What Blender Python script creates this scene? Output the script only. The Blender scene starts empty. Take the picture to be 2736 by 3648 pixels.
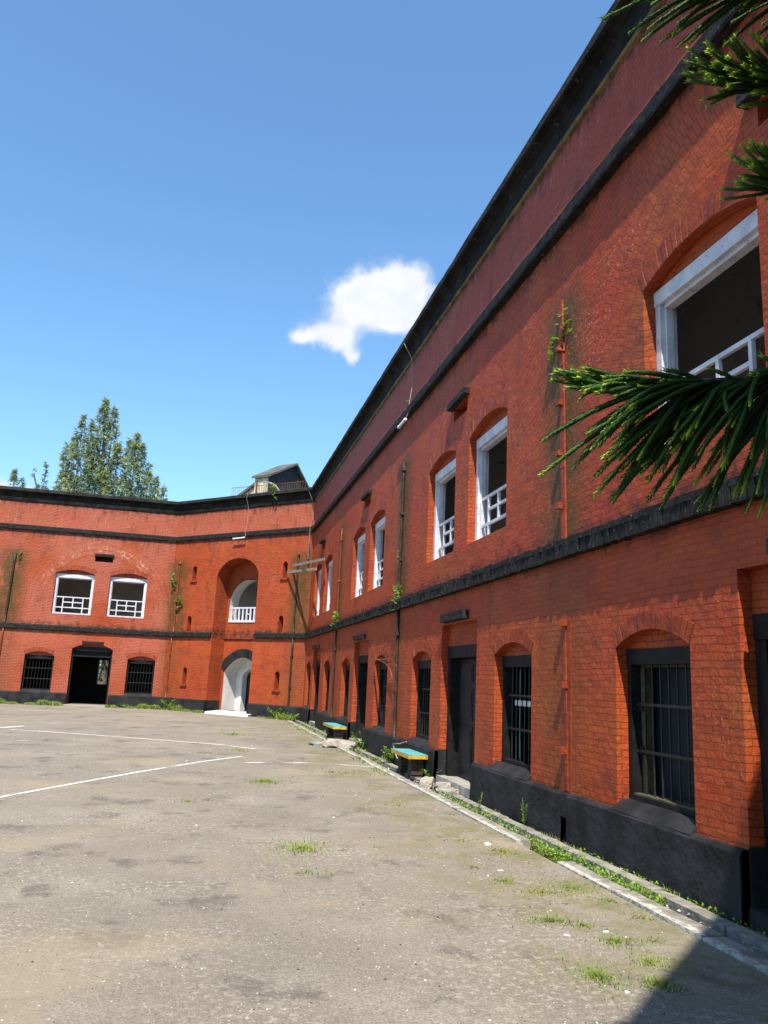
import bpy, bmesh, math, random
from mathutils import Vector, Matrix
random.seed(7)
R = random.random
def U(a, b): return a + (b - a) * R()
sc = bpy.context.scene
# ------------------------------------------------------------------ camera
F = Vector((0.210655, 0.955245, 0.207681)); RT = Vector((0.976537, -0.215351, 0)); UP = Vector((-0.044724, -0.202808, 0.978197))
ROLL = 0.047157
cx = RT * math.cos(ROLL) + UP * math.sin(ROLL); cy = UP * math.cos(ROLL) - RT * math.sin(ROLL)
cam = bpy.data.cameras.new("camera"); co = bpy.data.objects.new("camera", cam); sc.collection.objects.link(co)
co.matrix_world = Matrix(((cx.x, cy.x, -F.x, 0), (cx.y, cy.y, -F.y, 0), (cx.z, cy.z, -F.z, 1.6), (0, 0, 0, 1)))
cam.sensor_fit = 'VERTICAL'; cam.sensor_height = 36; cam.sensor_width = 27; cam.lens = 28.085; cam.clip_end = 3000; cam.clip_start = .05
sc.camera = co
# ------------------------------------------------------------------ light
SUN_TO = Vector((-.165, -.60, 1)).normalized()
EXPOSURE = 1.0
SKY = .11
sc.view_settings.view_transform = 'Standard'; sc.view_settings.look = 'None'; sc.view_settings.exposure = EXPOSURE; sc.view_settings.gamma = 1
sl = bpy.data.lights.new("sun", 'SUN'); sl.energy = 4.6; sl.angle = math.radians(.5); sl.color = (1, .94, .82)
so = bpy.data.objects.new("sun", sl); sc.collection.objects.link(so); so.rotation_euler = SUN_TO.to_track_quat('Z', 'Y').to_euler()
so.location = (0, 0, 30)

class NT:
    def __init__(s, tree): s.t = tree; s.n = tree.nodes; s.l = tree.links
    def new(s, k): return s.n.new(k)
    def put(s, sock, v):
        if v is None: return
        if isinstance(v, bpy.types.NodeSocket): s.l.new(v, sock)
        elif isinstance(v, (tuple, list)):
            sock.default_value = tuple(v) + (1,) * (len(sock.default_value) - len(v)) if sock.type == 'RGBA' else v
        else: sock.default_value = v
    def m(s, op, a, b=None, c=None):
        n = s.new('ShaderNodeMath'); n.operation = op
        for i, v in enumerate((a, b, c)): s.put(n.inputs[i], v)
        return n.outputs[0]
    def vm(s, op, a, b=None, sca=None):
        n = s.new('ShaderNodeVectorMath'); n.operation = op; s.put(n.inputs[0], a); s.put(n.inputs[1], b)
        if sca is not None: s.put(n.inputs['Scale'], sca)
        return n.outputs['Value'] if op in ('DOT_PRODUCT', 'LENGTH', 'DISTANCE') else n.outputs[0]
    def mix(s, f, a, b):
        n = s.new('ShaderNodeMix'); n.data_type = 'RGBA'; s.put(n.inputs[0], f); s.put(n.inputs[6], a); s.put(n.inputs[7], b); return n.outputs[2]
    def noise(s, vec, scale, det=3, rough=.55):
        n = s.new('ShaderNodeTexNoise'); s.put(n.inputs['Vector'], vec); n.inputs['Scale'].default_value = scale
        n.inputs['Detail'].default_value = det; n.inputs['Roughness'].default_value = rough; return n.outputs[0]
    def noisec(s, vec, scale, det=2):
        n = s.new('ShaderNodeTexNoise'); s.put(n.inputs['Vector'], vec); n.inputs['Scale'].default_value = scale; n.inputs['Detail'].default_value = det
        return n.outputs[1]
    def st(s, v, a, b, lo=0., hi=1.):
        n = s.new('ShaderNodeMapRange'); n.interpolation_type = 'SMOOTHSTEP'; s.put(n.inputs[0], v)
        for i, q in enumerate((a, b, lo, hi)): n.inputs[i + 1].default_value = q
        return n.outputs[0]
    def comb(s, x, y, z=0.):
        n = s.new('ShaderNodeCombineXYZ')
        for i, v in enumerate((x, y, z)): s.put(n.inputs[i], v)
        return n.outputs[0]
    def sep(s, v):
        n = s.new('ShaderNodeSeparateXYZ'); s.put(n.inputs[0], v); return n.outputs
    def geo(s): return s.new('ShaderNodeNewGeometry').outputs['Position']
    def uv(s): return s.new('ShaderNodeUVMap').outputs[0]
    def bump(s, h, strength=1., nrm=None):
        n = s.new('ShaderNodeBump'); n.inputs['Strength'].default_value = strength; n.inputs['Distance'].default_value = 1.; s.put(n.inputs['Height'], h)
        if nrm is not None: s.put(n.inputs['Normal'], nrm)
        return n.outputs[0]

def mat(name):
    m = bpy.data.materials.new(name); m.use_nodes = True; g = NT(m.node_tree); b = g.n['Principled BSDF']; b.inputs['Specular IOR Level'].default_value = .3
    return m, g, b

world = bpy.data.worlds.new("World"); sc.world = world; world.use_nodes = True
g = NT(world.node_tree); bg = g.n['Background']; sky = g.new('ShaderNodeTexSky'); sky.sky_type = 'NISHITA'; sky.sun_disc = False
sky.sun_elevation = math.asin(SUN_TO.z); sky.sun_rotation = math.atan2(SUN_TO.x, SUN_TO.y); sky.air_density = 1.0; sky.dust_density = .8; sky.ozone_density = 2.2
tc = g.new('ShaderNodeTexCoord').outputs['Generated']
FC, RC, UC = (0.157195, 0.888128, 0.431879), (0.984695, -0.174287, 0), (-0.075271, -0.425269, 0.901932)
df = g.m('MAXIMUM', g.vm('DOT_PRODUCT', tc, FC), .05)
wob = g.vm('SUBTRACT', g.noisec(tc, 42, 4), (.5, .5, .5)); tw = g.vm('ADD', tc, g.vm('SCALE', wob, sca=.022))
cu = g.m('DIVIDE', g.vm('DOT_PRODUCT', tw, RC), df); cv = g.m('DIVIDE', g.vm('DOT_PRODUCT', tw, UC), df)
BL = [(0.0223, 0.0355, 0.0419, 0.0254), (0.0471, 0.0489, 0.0216, 0.0165), (-0.0107, 0.0108, 0.0305, 0.0216), (-0.0462, -0.0203, 0.033, 0.014), (-0.0729, -0.0305, 0.014, 0.0076), (-0.0232, -0.0334, 0.014, 0.0152), (-0.009, -0.0480, 0.0075, 0.010), (0.006, 0.020, 0.032, 0.022), (0.026, 0.006, 0.024, 0.016), (0.0646, 0.0288, 0.0191, 0.028), (0.0471, -0.0047, 0.018, 0.014), (-0.4426, -0.2407, 0.0158, 0.0158), (-0.4045, -0.2494, 0.0158, 0.0148), (-0.4242, -0.2597, 0.0316, 0.0176)]
acc = 0.
for (u0, v0, a, b_) in BL:
    e = g.m('ADD', g.m('POWER', g.m('ABSOLUTE', g.m('DIVIDE', g.m('SUBTRACT', cu, u0), a)), 2.), g.m('POWER', g.m('ABSOLUTE', g.m('DIVIDE', g.m('SUBTRACT', cv, v0), b_)), 2.))
    acc = g.m('ADD', g.m('POWER', 2.718, g.m('MULTIPLY', e, -.9)), acc)
dens = g.m('ADD', acc, g.m('MULTIPLY', g.m('SUBTRACT', g.noise(tc, 60, 7, .65), .5), .7))
cf = g.st(dens, .16, 1.15)
ctone = g.mix(g.noise(tc, 35, 4), (3.5, 3.75, 4.2), (5.0, 5.05, 5.2))
skc = g.mix(1., sky.outputs[0], (.86, 1.13, 1.24)); g.n[-1].blend_type = 'MULTIPLY'
SKYMUL = g.n[-1]
g.l.new(g.mix(cf, skc, ctone), bg.inputs[0]); bg.inputs[1].default_value = SKY

# ------------------------------------------------------------------ materials
PIPES = (7.03, 14.89, 22.8)
def brick_mat(name, bays=(), pipes=(), fade=0., moss=1., polar=(2.35, 3.5, 4.15), kk=.78, top=(.46, .125, .075)):
    m, g, b = mat(name); uv = g.uv(); X, Z, _ = g.sep(uv); pos = g.geo()
    wav = g.vm('SUBTRACT', g.noisec(uv, 1.3), (.5, .5, .5)); fine = g.vm('SUBTRACT', g.noisec(uv, 14), (.5, .5, .5))
    vec = g.vm('ADD', g.vm('ADD', uv, g.vm('SCALE', wav, sca=.07)), g.vm('SCALE', fine, sca=.026))
    def bricks(v, w, h):
        n = g.new('ShaderNodeTexBrick'); g.put(n.inputs['Vector'], v); n.inputs['Scale'].default_value = 1
        n.inputs['Brick Width'].default_value = w; n.inputs['Row Height'].default_value = h; n.inputs['Mortar Size'].default_value = .0055
        n.inputs['Mortar Smooth'].default_value = .4; n.inputs['Color1'].default_value = (0, 0, 0, 1); n.inputs['Color2'].default_value = (1, 1, 1, 1); n.inputs['Mortar'].default_value = (.5, .5, .5, 1)
        return n.outputs['Fac'], n.outputs['Color']
    f, t = bricks(vec, .212, .0655)
    if bays:
        rr = None
        for c in bays:
            dx = g.m('SUBTRACT', X, c); dz = g.m('SUBTRACT', Z, polar[2])
            r = g.m('SQRT', g.m('ADD', g.m('MULTIPLY', dx, dx), g.m('MULTIPLY', dz, dz)))
            ins = g.m('LESS_THAN', g.m('ABSOLUTE', dx), 3.9)
            ok = g.m('MULTIPLY', g.m('MULTIPLY', g.st(r, polar[0], polar[0] + .06), g.st(r, polar[1], polar[1] + .1, 1., 0.)), g.m('MULTIPLY', ins, g.m('GREATER_THAN', dz, .0)))
            pv = g.vm('ADD', g.comb(g.m('MULTIPLY', g.m('ARCTAN2', dz, dx), 2.9), r), g.vm('SCALE', fine, sca=.02))
            f2, t2 = bricks(pv, .08, .215)
            f = g.m('ADD', g.m('MULTIPLY', f, g.m('SUBTRACT', 1., ok)), g.m('MULTIPLY', f2, ok)); t = g.mix(ok, t, t2)
    tone = g.sep(t)[0]
    n1 = g.noise(uv, .55, 4); n2 = g.noise(uv, 2.6, 5); n3 = g.noise(uv, 38, 4, .65); n4 = g.noise(uv, 9, 4)
    plaster = g.st(g.noise(g.vm('ADD', uv, (31, 7, 0)), .8, 3), .50, .68)          # patches where thick paint fills the joints
    relief = g.m('SUBTRACT', 1., g.m('MULTIPLY', plaster, .8))
    zz = g.m('ADD', Z, g.m('MULTIPLY', g.m('SUBTRACT', g.noise(uv, 1.1, 3), .5), .8)); smooth = g.m('MULTIPLY', g.st(zz, 2.3, 2.6), g.st(zz, 3.05, 3.35, 1, 0))
    relief = g.m('MULTIPLY', relief, g.m('MULTIPLY', g.m('SUBTRACT', 1., g.m('MULTIPLY', smooth, .75)), g.st(Z, 6.9, 7.5, 1., .55)))
    h = g.m('MULTIPLY', g.m('SUBTRACT', g.m('MULTIPLY', tone, .014), g.m('MULTIPLY', f, .030)), relief)
    h = g.m('ADD', h, g.m('ADD', g.m('MULTIPLY', n3, .0065), g.m('MULTIPLY', n4, .020)))
    base = g.mix(g.st(n1, .3, .7), (.45, .076, .015), (.38, .054, .014))
    hue = g.noise(g.vm('ADD', uv, (17, 61, 0)), .75, 5, .6)
    base = g.mix(g.st(hue, .52, .66, 0, .8), base, (.47, .042, .012)); base = g.mix(g.st(hue, .47, .34, 0, .8), base, (.34, .088, .018))
    base = g.mix(g.st(n2, .40, .70, 0, .75), base, (.27, .038, .013))
    base = g.mix(g.m('MULTIPLY', tone, .35), base, (.50, .10, .018))
    hi = g.m('MAXIMUM', g.st(Z, 7.2, 7.7, 0, .62), g.m('MULTIPLY', g.st(g.noise(uv, .42, 3), .28, .60), fade))
    base = g.mix(hi, base, top)                                          # faded pinkish paint
    base = g.mix(g.m('MULTIPLY', g.m('MULTIPLY', f, relief), .45), base, (.16, .03, .015))
    base = g.mix(g.m('MULTIPLY', g.st(g.noise(uv, 1.7, 6, .7), .54, .70), .6), base, (.13, .032, .02))   # dirt
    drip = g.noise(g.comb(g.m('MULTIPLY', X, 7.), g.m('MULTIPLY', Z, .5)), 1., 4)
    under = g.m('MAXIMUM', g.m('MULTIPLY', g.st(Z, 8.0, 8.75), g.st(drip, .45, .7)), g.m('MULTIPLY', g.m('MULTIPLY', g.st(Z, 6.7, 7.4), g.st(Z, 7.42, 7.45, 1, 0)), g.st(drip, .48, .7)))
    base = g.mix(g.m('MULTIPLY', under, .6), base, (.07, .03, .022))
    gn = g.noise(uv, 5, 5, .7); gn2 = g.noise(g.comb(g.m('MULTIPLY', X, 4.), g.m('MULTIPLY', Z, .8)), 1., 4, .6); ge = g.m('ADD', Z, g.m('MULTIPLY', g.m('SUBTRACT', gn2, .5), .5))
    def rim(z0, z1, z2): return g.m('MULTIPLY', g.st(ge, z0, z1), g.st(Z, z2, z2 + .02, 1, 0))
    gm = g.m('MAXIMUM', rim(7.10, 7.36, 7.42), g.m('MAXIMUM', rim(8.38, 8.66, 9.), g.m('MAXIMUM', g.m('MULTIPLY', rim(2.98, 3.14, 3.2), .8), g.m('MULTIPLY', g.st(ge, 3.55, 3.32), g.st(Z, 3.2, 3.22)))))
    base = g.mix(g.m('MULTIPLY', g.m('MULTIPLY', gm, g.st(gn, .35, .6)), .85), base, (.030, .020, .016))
    if pipes:
        near = None
        for c in pipes:
            q = g.st(g.m('ABSOLUTE', g.m('SUBTRACT', X, c)), .15, .85, 1, 0); near = q if near is None else g.m('MAXIMUM', near, q)
        q = g.m('MULTIPLY', near, g.m('ADD', g.m('MULTIPLY', g.st(Z, 3.2, 3.5), g.st(Z, 6.2, 6.8, 1, 0)), g.st(Z, 2.9, 3.3, .35, 0)))
        q = g.m('MULTIPLY', q, g.st(g.noise(g.comb(g.m('MULTIPLY', X, 2.2), Z), 1.7, 6, .75), .30, .52))
        base = g.mix(g.m('MULTIPLY', q, .92 * moss), base, g.mix(n4, (.075, .062, .014), (.15, .065, .014)))
        base = g.mix(g.m('MULTIPLY', g.m('MULTIPLY', q, g.st(n3, .5, .62)), .5 * moss), base, (.035, .03, .02))
    fl = g.m('MULTIPLY', g.st(g.noise(uv, 21, 3, .7), .59, .66), g.m('MULTIPLY', g.st(g.noise(g.vm('ADD', uv, (3, 19, 0)), .7, 3), .50, .68), g.st(Z, 3.6, 6.5, .35, 1.)))
    base = g.mix(g.m('MULTIPLY', fl, .8), base, (.60, .50, .44))
    strk = g.m('MULTIPLY', g.st(g.noise(g.comb(g.m('MULTIPLY', X, 11.), g.m('MULTIPLY', Z, 1.6)), 1., 5, .7), .56, .70), g.st(Z, 7.4, 7.7))
    base = g.mix(g.m('MULTIPLY', strk, .35), base, (.52, .34, .30))
    wash = g.m('MULTIPLY', g.st(g.noise(g.comb(g.m('MULTIPLY', X, 3.), g.m('MULTIPLY', Z, .6), 5.), 1., 5, .65), .52, .72), g.st(g.noise(g.vm('ADD', uv, (50, 3, 0)), .5, 3), .42, .6))
    base = g.mix(g.m('MULTIPLY', wash, g.st(Z, 7.2, 7.7, .55, .8)), base, (.11, .026, .016))
    if fade > .5 and bays:
        for c in bays[:1]:
            dx = g.m('SUBTRACT', X, c); dz = g.m('SUBTRACT', Z, polar[2]); r = g.m('SQRT', g.m('ADD', g.m('MULTIPLY', dx, dx), g.m('MULTIPLY', dz, dz)))
            band = g.m('MULTIPLY', g.m('MULTIPLY', g.st(r, 2.35, 2.5), g.st(r, 2.65, 2.9, 1, 0)), g.m('MULTIPLY', g.st(g.noise(uv, 8, 5, .75), .50, .60), g.m('MULTIPLY', g.st(g.noise(uv, 1.4, 2), .38, .6), g.st(dz, .6, 1.5))))
            base = g.mix(g.m('MULTIPLY', band, .75), base, (.60, .42, .28))
    base = g.vm('SCALE', base, sca=kk); g.put(b.inputs['Base Color'], base); b.inputs['Roughness'].default_value = .62; b.inputs['Specular IOR Level'].default_value = .22
    g.put(b.inputs['Normal'], g.bump(h, 1.)); return m

def paint_mat(name, col, col2, scale=6, rough=.55, bumpd=.004, chip=None, chipamt=(.64, .68), chipscale=14, spec=.3, k=.72):
    m, g, b = mat(name); p = g.geo(); n1 = g.noise(p, scale, 4); n2 = g.noise(p, scale * 6, 4, .65)
    c = g.mix(g.st(n1, .35, .68), col, col2)
    if chip: c = g.mix(g.st(g.noise(p, chipscale, 5, .7), *chipamt), c, chip)
    c = g.vm('SCALE', c, sca=k)
    g.put(b.inputs['Base Color'], c); b.inputs['Roughness'].default_value = rough; b.inputs['Specular IOR Level'].default_value = spec
    if bumpd: g.put(b.inputs['Normal'], g.bump(g.m('ADD', g.m('MULTIPLY', n2, bumpd), g.m('MULTIPLY', n1, bumpd * 3)), 1.))
    return m
M = {}
M['brickA'] = brick_mat('red_brick_long_wing', (3.0, 10.95, 18.92, 26.87), PIPES, fade=.12, top=(.34, .070, .052))
M['brickB'] = brick_mat('red_brick_gate_wing', (3.9,), (.5, 7.4), fade=.12, polar=(1.25, 1.75, 5.2))
M['brickC'] = brick_mat('red_brick_left_wing', (3.05, 11.0), (6.7, -.4), fade=.85, polar=(2.35, 2.95, 4.15))
M['redplain'] = paint_mat('red_masonry_paint', (.43, .072, .015), (.30, .042, .014), 5, .6, .008, (.16, .035, .02), (.56, .70), 9, k=.58)
M['black'] = paint_mat('black_wall_paint', (.034, .033, .036), (.015, .0145, .015), 2.6, .75, .014, (.07, .065, .06), (.64, .76), 18, spec=.15)
M['course'] = paint_mat('black_course_paint', (.016, .0155, .016), (.034, .032, .030), 9, .75, .010, (.34, .31, .27), (.63, .70), 26, spec=.12)
M['cornice'] = paint_mat('weathered_cornice', (.010, .0095, .0095), (.026, .024, .022), 2.6, .85, .02, (.15, .14, .115), (.62, .74), 8, spec=.1)
M['corntop'] = paint_mat('cornice_coping', (.022, .021, .021), (.048, .045, .041), 3.5, .8, .02, (.17, .16, .13), (.64, .76), 13, spec=.1)
M['tan'] = paint_mat('ochre_plaster_edge', (.22, .13, .045), (.06, .045, .03), 5, .8, .006)
M['white'] = paint_mat('white_wood_paint', (.68, .68, .72), (.52, .53, .60), 5, .5, .002, (.20, .18, .17), (.61, .68), 14, k=.82)
M['whitewash'] = paint_mat('whitewash', (.72, .71, .69), (.62, .60, .57), 3, .7, .004, k=.85)
M['woodblack'] = paint_mat('black_wood_paint', (.010, .010, .011), (.020, .019, .019), 7, .6, .002, spec=.15)
M['iron'] = paint_mat('black_iron', (.015, .015, .016), (.03, .026, .022), 20, .5, .001)
M['door'] = paint_mat('dark_door_paint', (.018, .018, .020), (.027, .026, .028), 4, .55, .002, spec=.2)
M['shutter'] = paint_mat('slate_blue_panel', (.015, .018, .026), (.024, .027, .035), 3, .5, .001, spec=.15)
M['greyleaf'] = paint_mat('grey_blue_door_leaf', (.13, .15, .19), (.16, .17, .2), 3, .5, .001)
M['ochrewood'] = paint_mat('ochre_bare_wood', (.13, .11, .05), (.06, .055, .035), 12, .7, .002)
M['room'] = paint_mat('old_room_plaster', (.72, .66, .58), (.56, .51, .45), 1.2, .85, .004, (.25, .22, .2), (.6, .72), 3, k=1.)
M['darkroom'] = paint_mat('dark_room_plaster', (.05, .045, .04), (.035, .03, .028), 1.2, .85, .004)  # near-black colour shared by lower rooms, vent backs and slit backs
M['pipe_red'] = paint_mat('red_painted_pipe', (.30, .048, .014), (.17, .034, .014), 6, .5, .002, (.05, .035, .02), (.6, .68), 9)
M['pipe_dark'] = paint_mat('dark_rusted_pipe', (.020, .017, .015), (.06, .03, .018), 6, .6, .002, (.28, .25, .22), (.68, .72), 10)
M['rust'] = paint_mat('rusty_steel', (.24, .10, .05), (.14, .06, .035), 15, .7, .002)
M['palewood'] = paint_mat('weathered_plank', (.36, .32, .26), (.20, .17, .14), 12, .8, .003)
M['tube'] = paint_mat('white_enamel', (.75, .75, .73), (.68, .68, .66), 8, .35, 0)
M['wire'] = paint_mat('white_cable', (.50, .45, .42), (.36, .32, .30), 30, .6, 0)
M['turq'] = paint_mat('turquoise_bench_paint', (.13, .50, .52), (.08, .34, .37), 7, .55, .003, (.26, .30, .26), (.58, .66), 14)
M['yellow'] = paint_mat('yellow_bench_paint', (.72, .43, .02), (.50, .26, .03), 12, .55, .003, (.20, .15, .08), (.60, .68), 22)
M['pier'] = paint_mat('old_dark_brick', (.085, .062, .045), (.045, .035, .028), 16, .85, .006, (.17, .14, .11), (.62, .7), 14)
M['concrete'] = paint_mat('old_concrete', (.40, .375, .33), (.27, .25, .215), 5, .85, .008, (.52, .49, .44), (.6, .7), 24)
M['rubble'] = paint_mat('pale_rubble', (.52, .47, .40), (.36, .31, .26), 9, .9, .01, (.42, .24, .15), (.62, .68), 5)
M['hutwall'] = paint_mat('stained_lime_plaster', (.52, .46, .33), (.30, .26, .18), 2.4, .85, .006, (.75, .72, .68), (.62, .70), 3.2, k=.95)
M['hutroof'] = paint_mat('grey_felt_roof', (.15, .145, .13), (.08, .078, .075), 3, .85, .006)
M['hutblack'] = paint_mat('tarred_gable', (.022, .022, .026), (.034, .034, .038), 3, .7, .004)
M['sign'] = paint_mat('dark_red_sign', (.15, .018, .012), (.13, .015, .01), 9, .4, 0)
M['bark'] = paint_mat('tree_bark', (.15, .11, .08), (.08, .06, .045), 7, .9, .02)
M['paper'] = paint_mat('paper', (.62, .62, .58), (.5, .5, .48), 30, .6, 0)

def leaf_mat(name, c1, c2, scale=3., trans=.25, rough=.5):
    m, g, b = mat(name); n = g.noise(g.geo(), scale, 3); c = g.mix(g.st(n, .35, .65), c1, c2)
    g.put(b.inputs['Base Color'], c); b.inputs['Roughness'].default_value = rough; b.inputs['Specular IOR Level'].default_value = .2
    tr = g.new('ShaderNodeBsdfTranslucent'); g.put(tr.inputs[0], c); mx = g.new('ShaderNodeMixShader'); mx.inputs[0].default_value = trans
    g.l.new(b.outputs[0], mx.inputs[1]); g.l.new(tr.outputs[0], mx.inputs[2]); g.l.new(mx.outputs[0], g.n['Material Output'].inputs[0]); return m
M['grass'] = leaf_mat('grass_blades', (.19, .27, .055), (.27, .33, .085), 4, .35)
M['drygrass'] = leaf_mat('dry_grass', (.20, .20, .06), (.27, .23, .10), 4)
M['weed'] = leaf_mat('weed_leaves', (.14, .26, .03), (.22, .35, .05), 12, .35)
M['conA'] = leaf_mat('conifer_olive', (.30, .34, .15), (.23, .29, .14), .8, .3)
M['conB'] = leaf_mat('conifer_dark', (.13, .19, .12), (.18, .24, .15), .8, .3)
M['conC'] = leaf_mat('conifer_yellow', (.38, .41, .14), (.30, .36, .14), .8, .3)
M['bush'] = leaf_mat('bush_leaves', (.10, .19, .03), (.05, .11, .02), 1.5, .3)
def shoot_mat():
    m, g, b = mat('monkey_pine_shoots'); t, _, _ = g.sep(g.uv()); n = g.noise(g.geo(), 25, 2)
    c = g.mix(n, (.011, .032, .007), (.022, .058, .012)); c = g.mix(g.st(t, .45, .92, 0, .55), c, (.075, .165, .022)); c = g.mix(g.st(t, .90, 1.0), c, (.30, .42, .05))  # dark base holds shade; pale tips mix new growth with painted sunlight
    g.put(b.inputs['Base Color'], c); b.inputs['Roughness'].default_value = .6; b.inputs['Specular IOR Level'].default_value = .2; return m
M['shoot'] = shoot_mat()

def ground_mat():
    m, g, b = mat('worn_asphalt'); p = g.geo()
    big = g.noise(p, .28, 5); mid = g.noise(g.vm('ADD', p, (9, 4, 0)), .9, 5, .6); fine = g.noise(p, 55, 4, .7); str_ = g.noise(g.vm('MULTIPLY', p, (1.15, .95, 1.)), 1.3, 6, .66)
    c = g.mix(g.st(big, .35, .65), (.295, .25, .195), (.245, .215, .175))
    c = g.mix(g.st(mid, .45, .68, 0, .75), c, (.35, .31, .25))
    c = g.mix(g.m('MULTIPLY', g.st(str_, .53, .66), .72), c, (.100, .088, .080))             # damp-looking tar patches
    c = g.mix(g.st(fine, .35, .72, 0, .75), c, (.12, .10, .085))
    gr2 = g.noise(p, 19, 5, .75); c = g.mix(g.m('MULTIPLY', g.st(gr2, .50, .64, 0, .7), g.st(g.noise(p, .7, 4), .45, .62, .25, 1.)), c, (.48, .43, .36)); c = g.mix(g.st(gr2, .46, .32, 0, .35), c, (.13, .11, .09))
    vo = g.new('ShaderNodeTexVoronoi'); vo.inputs['Scale'].default_value = 75; g.put(vo.inputs['Vector'], p)
    rnd = g.sep(vo.outputs['Color'])[0]; sp = g.m('MULTIPLY', g.st(vo.outputs['Distance'], .18, .38, 1, 0), g.m('GREATER_THAN', rnd, .62))
    c = g.mix(g.m('MULTIPLY', sp, .95), c, g.mix(g.sep(vo.outputs['Color'])[1], (.56, .52, .46), (.22, .19, .16)))
    sand = g.st(g.noise(g.vm('ADD', p, (40, 2, 0)), .45, 4), .52, .7)
    c = g.mix(g.m('MULTIPLY', sand, .6), c, (.34, .27, .19))
    px, py, pz = g.sep(p)
    edge = g.m('MULTIPLY', g.st(px, 1.4, 3.3), g.st(g.noise(p, 1.6, 6, .7), .44, .60)); c = g.mix(g.m('MULTIPLY', edge, .8), c, g.mix(g.st(g.noise(p, 14, 4), .4, .6), (.15, .17, .05), (.23, .18, .12)))
    c = g.vm('SCALE', c, sca=.78); g.put(b.inputs['Base Color'], c); b.inputs['Roughness'].default_value = .9; b.inputs['Specular IOR Level'].default_value = .15
    g.put(b.inputs['Normal'], g.bump(g.m('ADD', g.m('MULTIPLY', fine, .006), g.m('ADD', g.m('MULTIPLY', sp, .003), g.m('MULTIPLY', mid, .03))), 1.)); return m
M['asphalt'] = ground_mat()
def soil_mat():
    m, g, b = mat('soil_and_grass'); p = g.geo(); c = g.mix(g.st(g.noise(p, .8, 5), .4, .6), (.13, .10, .07), (.10, .14, .03)); c = g.mix(g.st(g.noise(p, 30, 4), .4, .7), c, (.08, .06, .045))
    g.put(b.inputs['Base Color'], c); b.inputs['Roughness'].default_value = .95; g.put(b.inputs['Normal'], g.bump(g.m('MULTIPLY', g.noise(p, 25, 4), .03), 1.)); return m
M['soil'] = soil_mat()
def kerb_mat():
    m, g, b = mat('kerb_concrete'); p = g.geo(); x, y, z = g.sep(p); n = g.noise(p, 6, 5)
    c = g.mix(g.st(n, .35, .65), (.34, .31, .265), (.20, .185, .155))
    e = g.m('ADD', x, g.m('MULTIPLY', g.m('SUBTRACT', g.noise(p, 4, 6, .75), .5), .26))
    wt = g.m('MULTIPLY', g.st(e, 3.530, 3.548, 1, 0), g.st(g.noise(g.vm('MULTIPLY', p, (1, .5, 1)), 2.2, 4), .40, .47))
    wt = g.m('MULTIPLY', wt, g.st(g.noise(p, 24, 6, .8), .42, .54))
    c = g.vm('SCALE', g.mix(g.m('MULTIPLY', wt, .9), c, (.64, .60, .53)), sca=.75)
    g.put(b.inputs['Base Color'], c); b.inputs['Roughness'].default_value = .88; g.put(b.inputs['Normal'], g.bump(g.m('ADD', g.m('MULTIPLY', n, .03), g.m('MULTIPLY', g.noise(p, 45, 4), .006)), 1.)); return m
M['kerb'] = kerb_mat()
def line_mat(cut):
    m, g, b = mat('worn_white_line'); p = g.geo(); b.inputs['Base Color'].default_value = (.52, .51, .49, 1); b.inputs['Roughness'].default_value = .8
    a = g.st(g.m('ADD', g.m('MULTIPLY', g.noise(p, 1.6, 3), .55), g.m('MULTIPLY', g.noise(p, 26, 4, .7), .45)), cut, cut + .05); g.put(b.inputs['Alpha'], a); return m
M['line'] = line_mat(.40); M['faintline'] = line_mat(.485)

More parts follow.
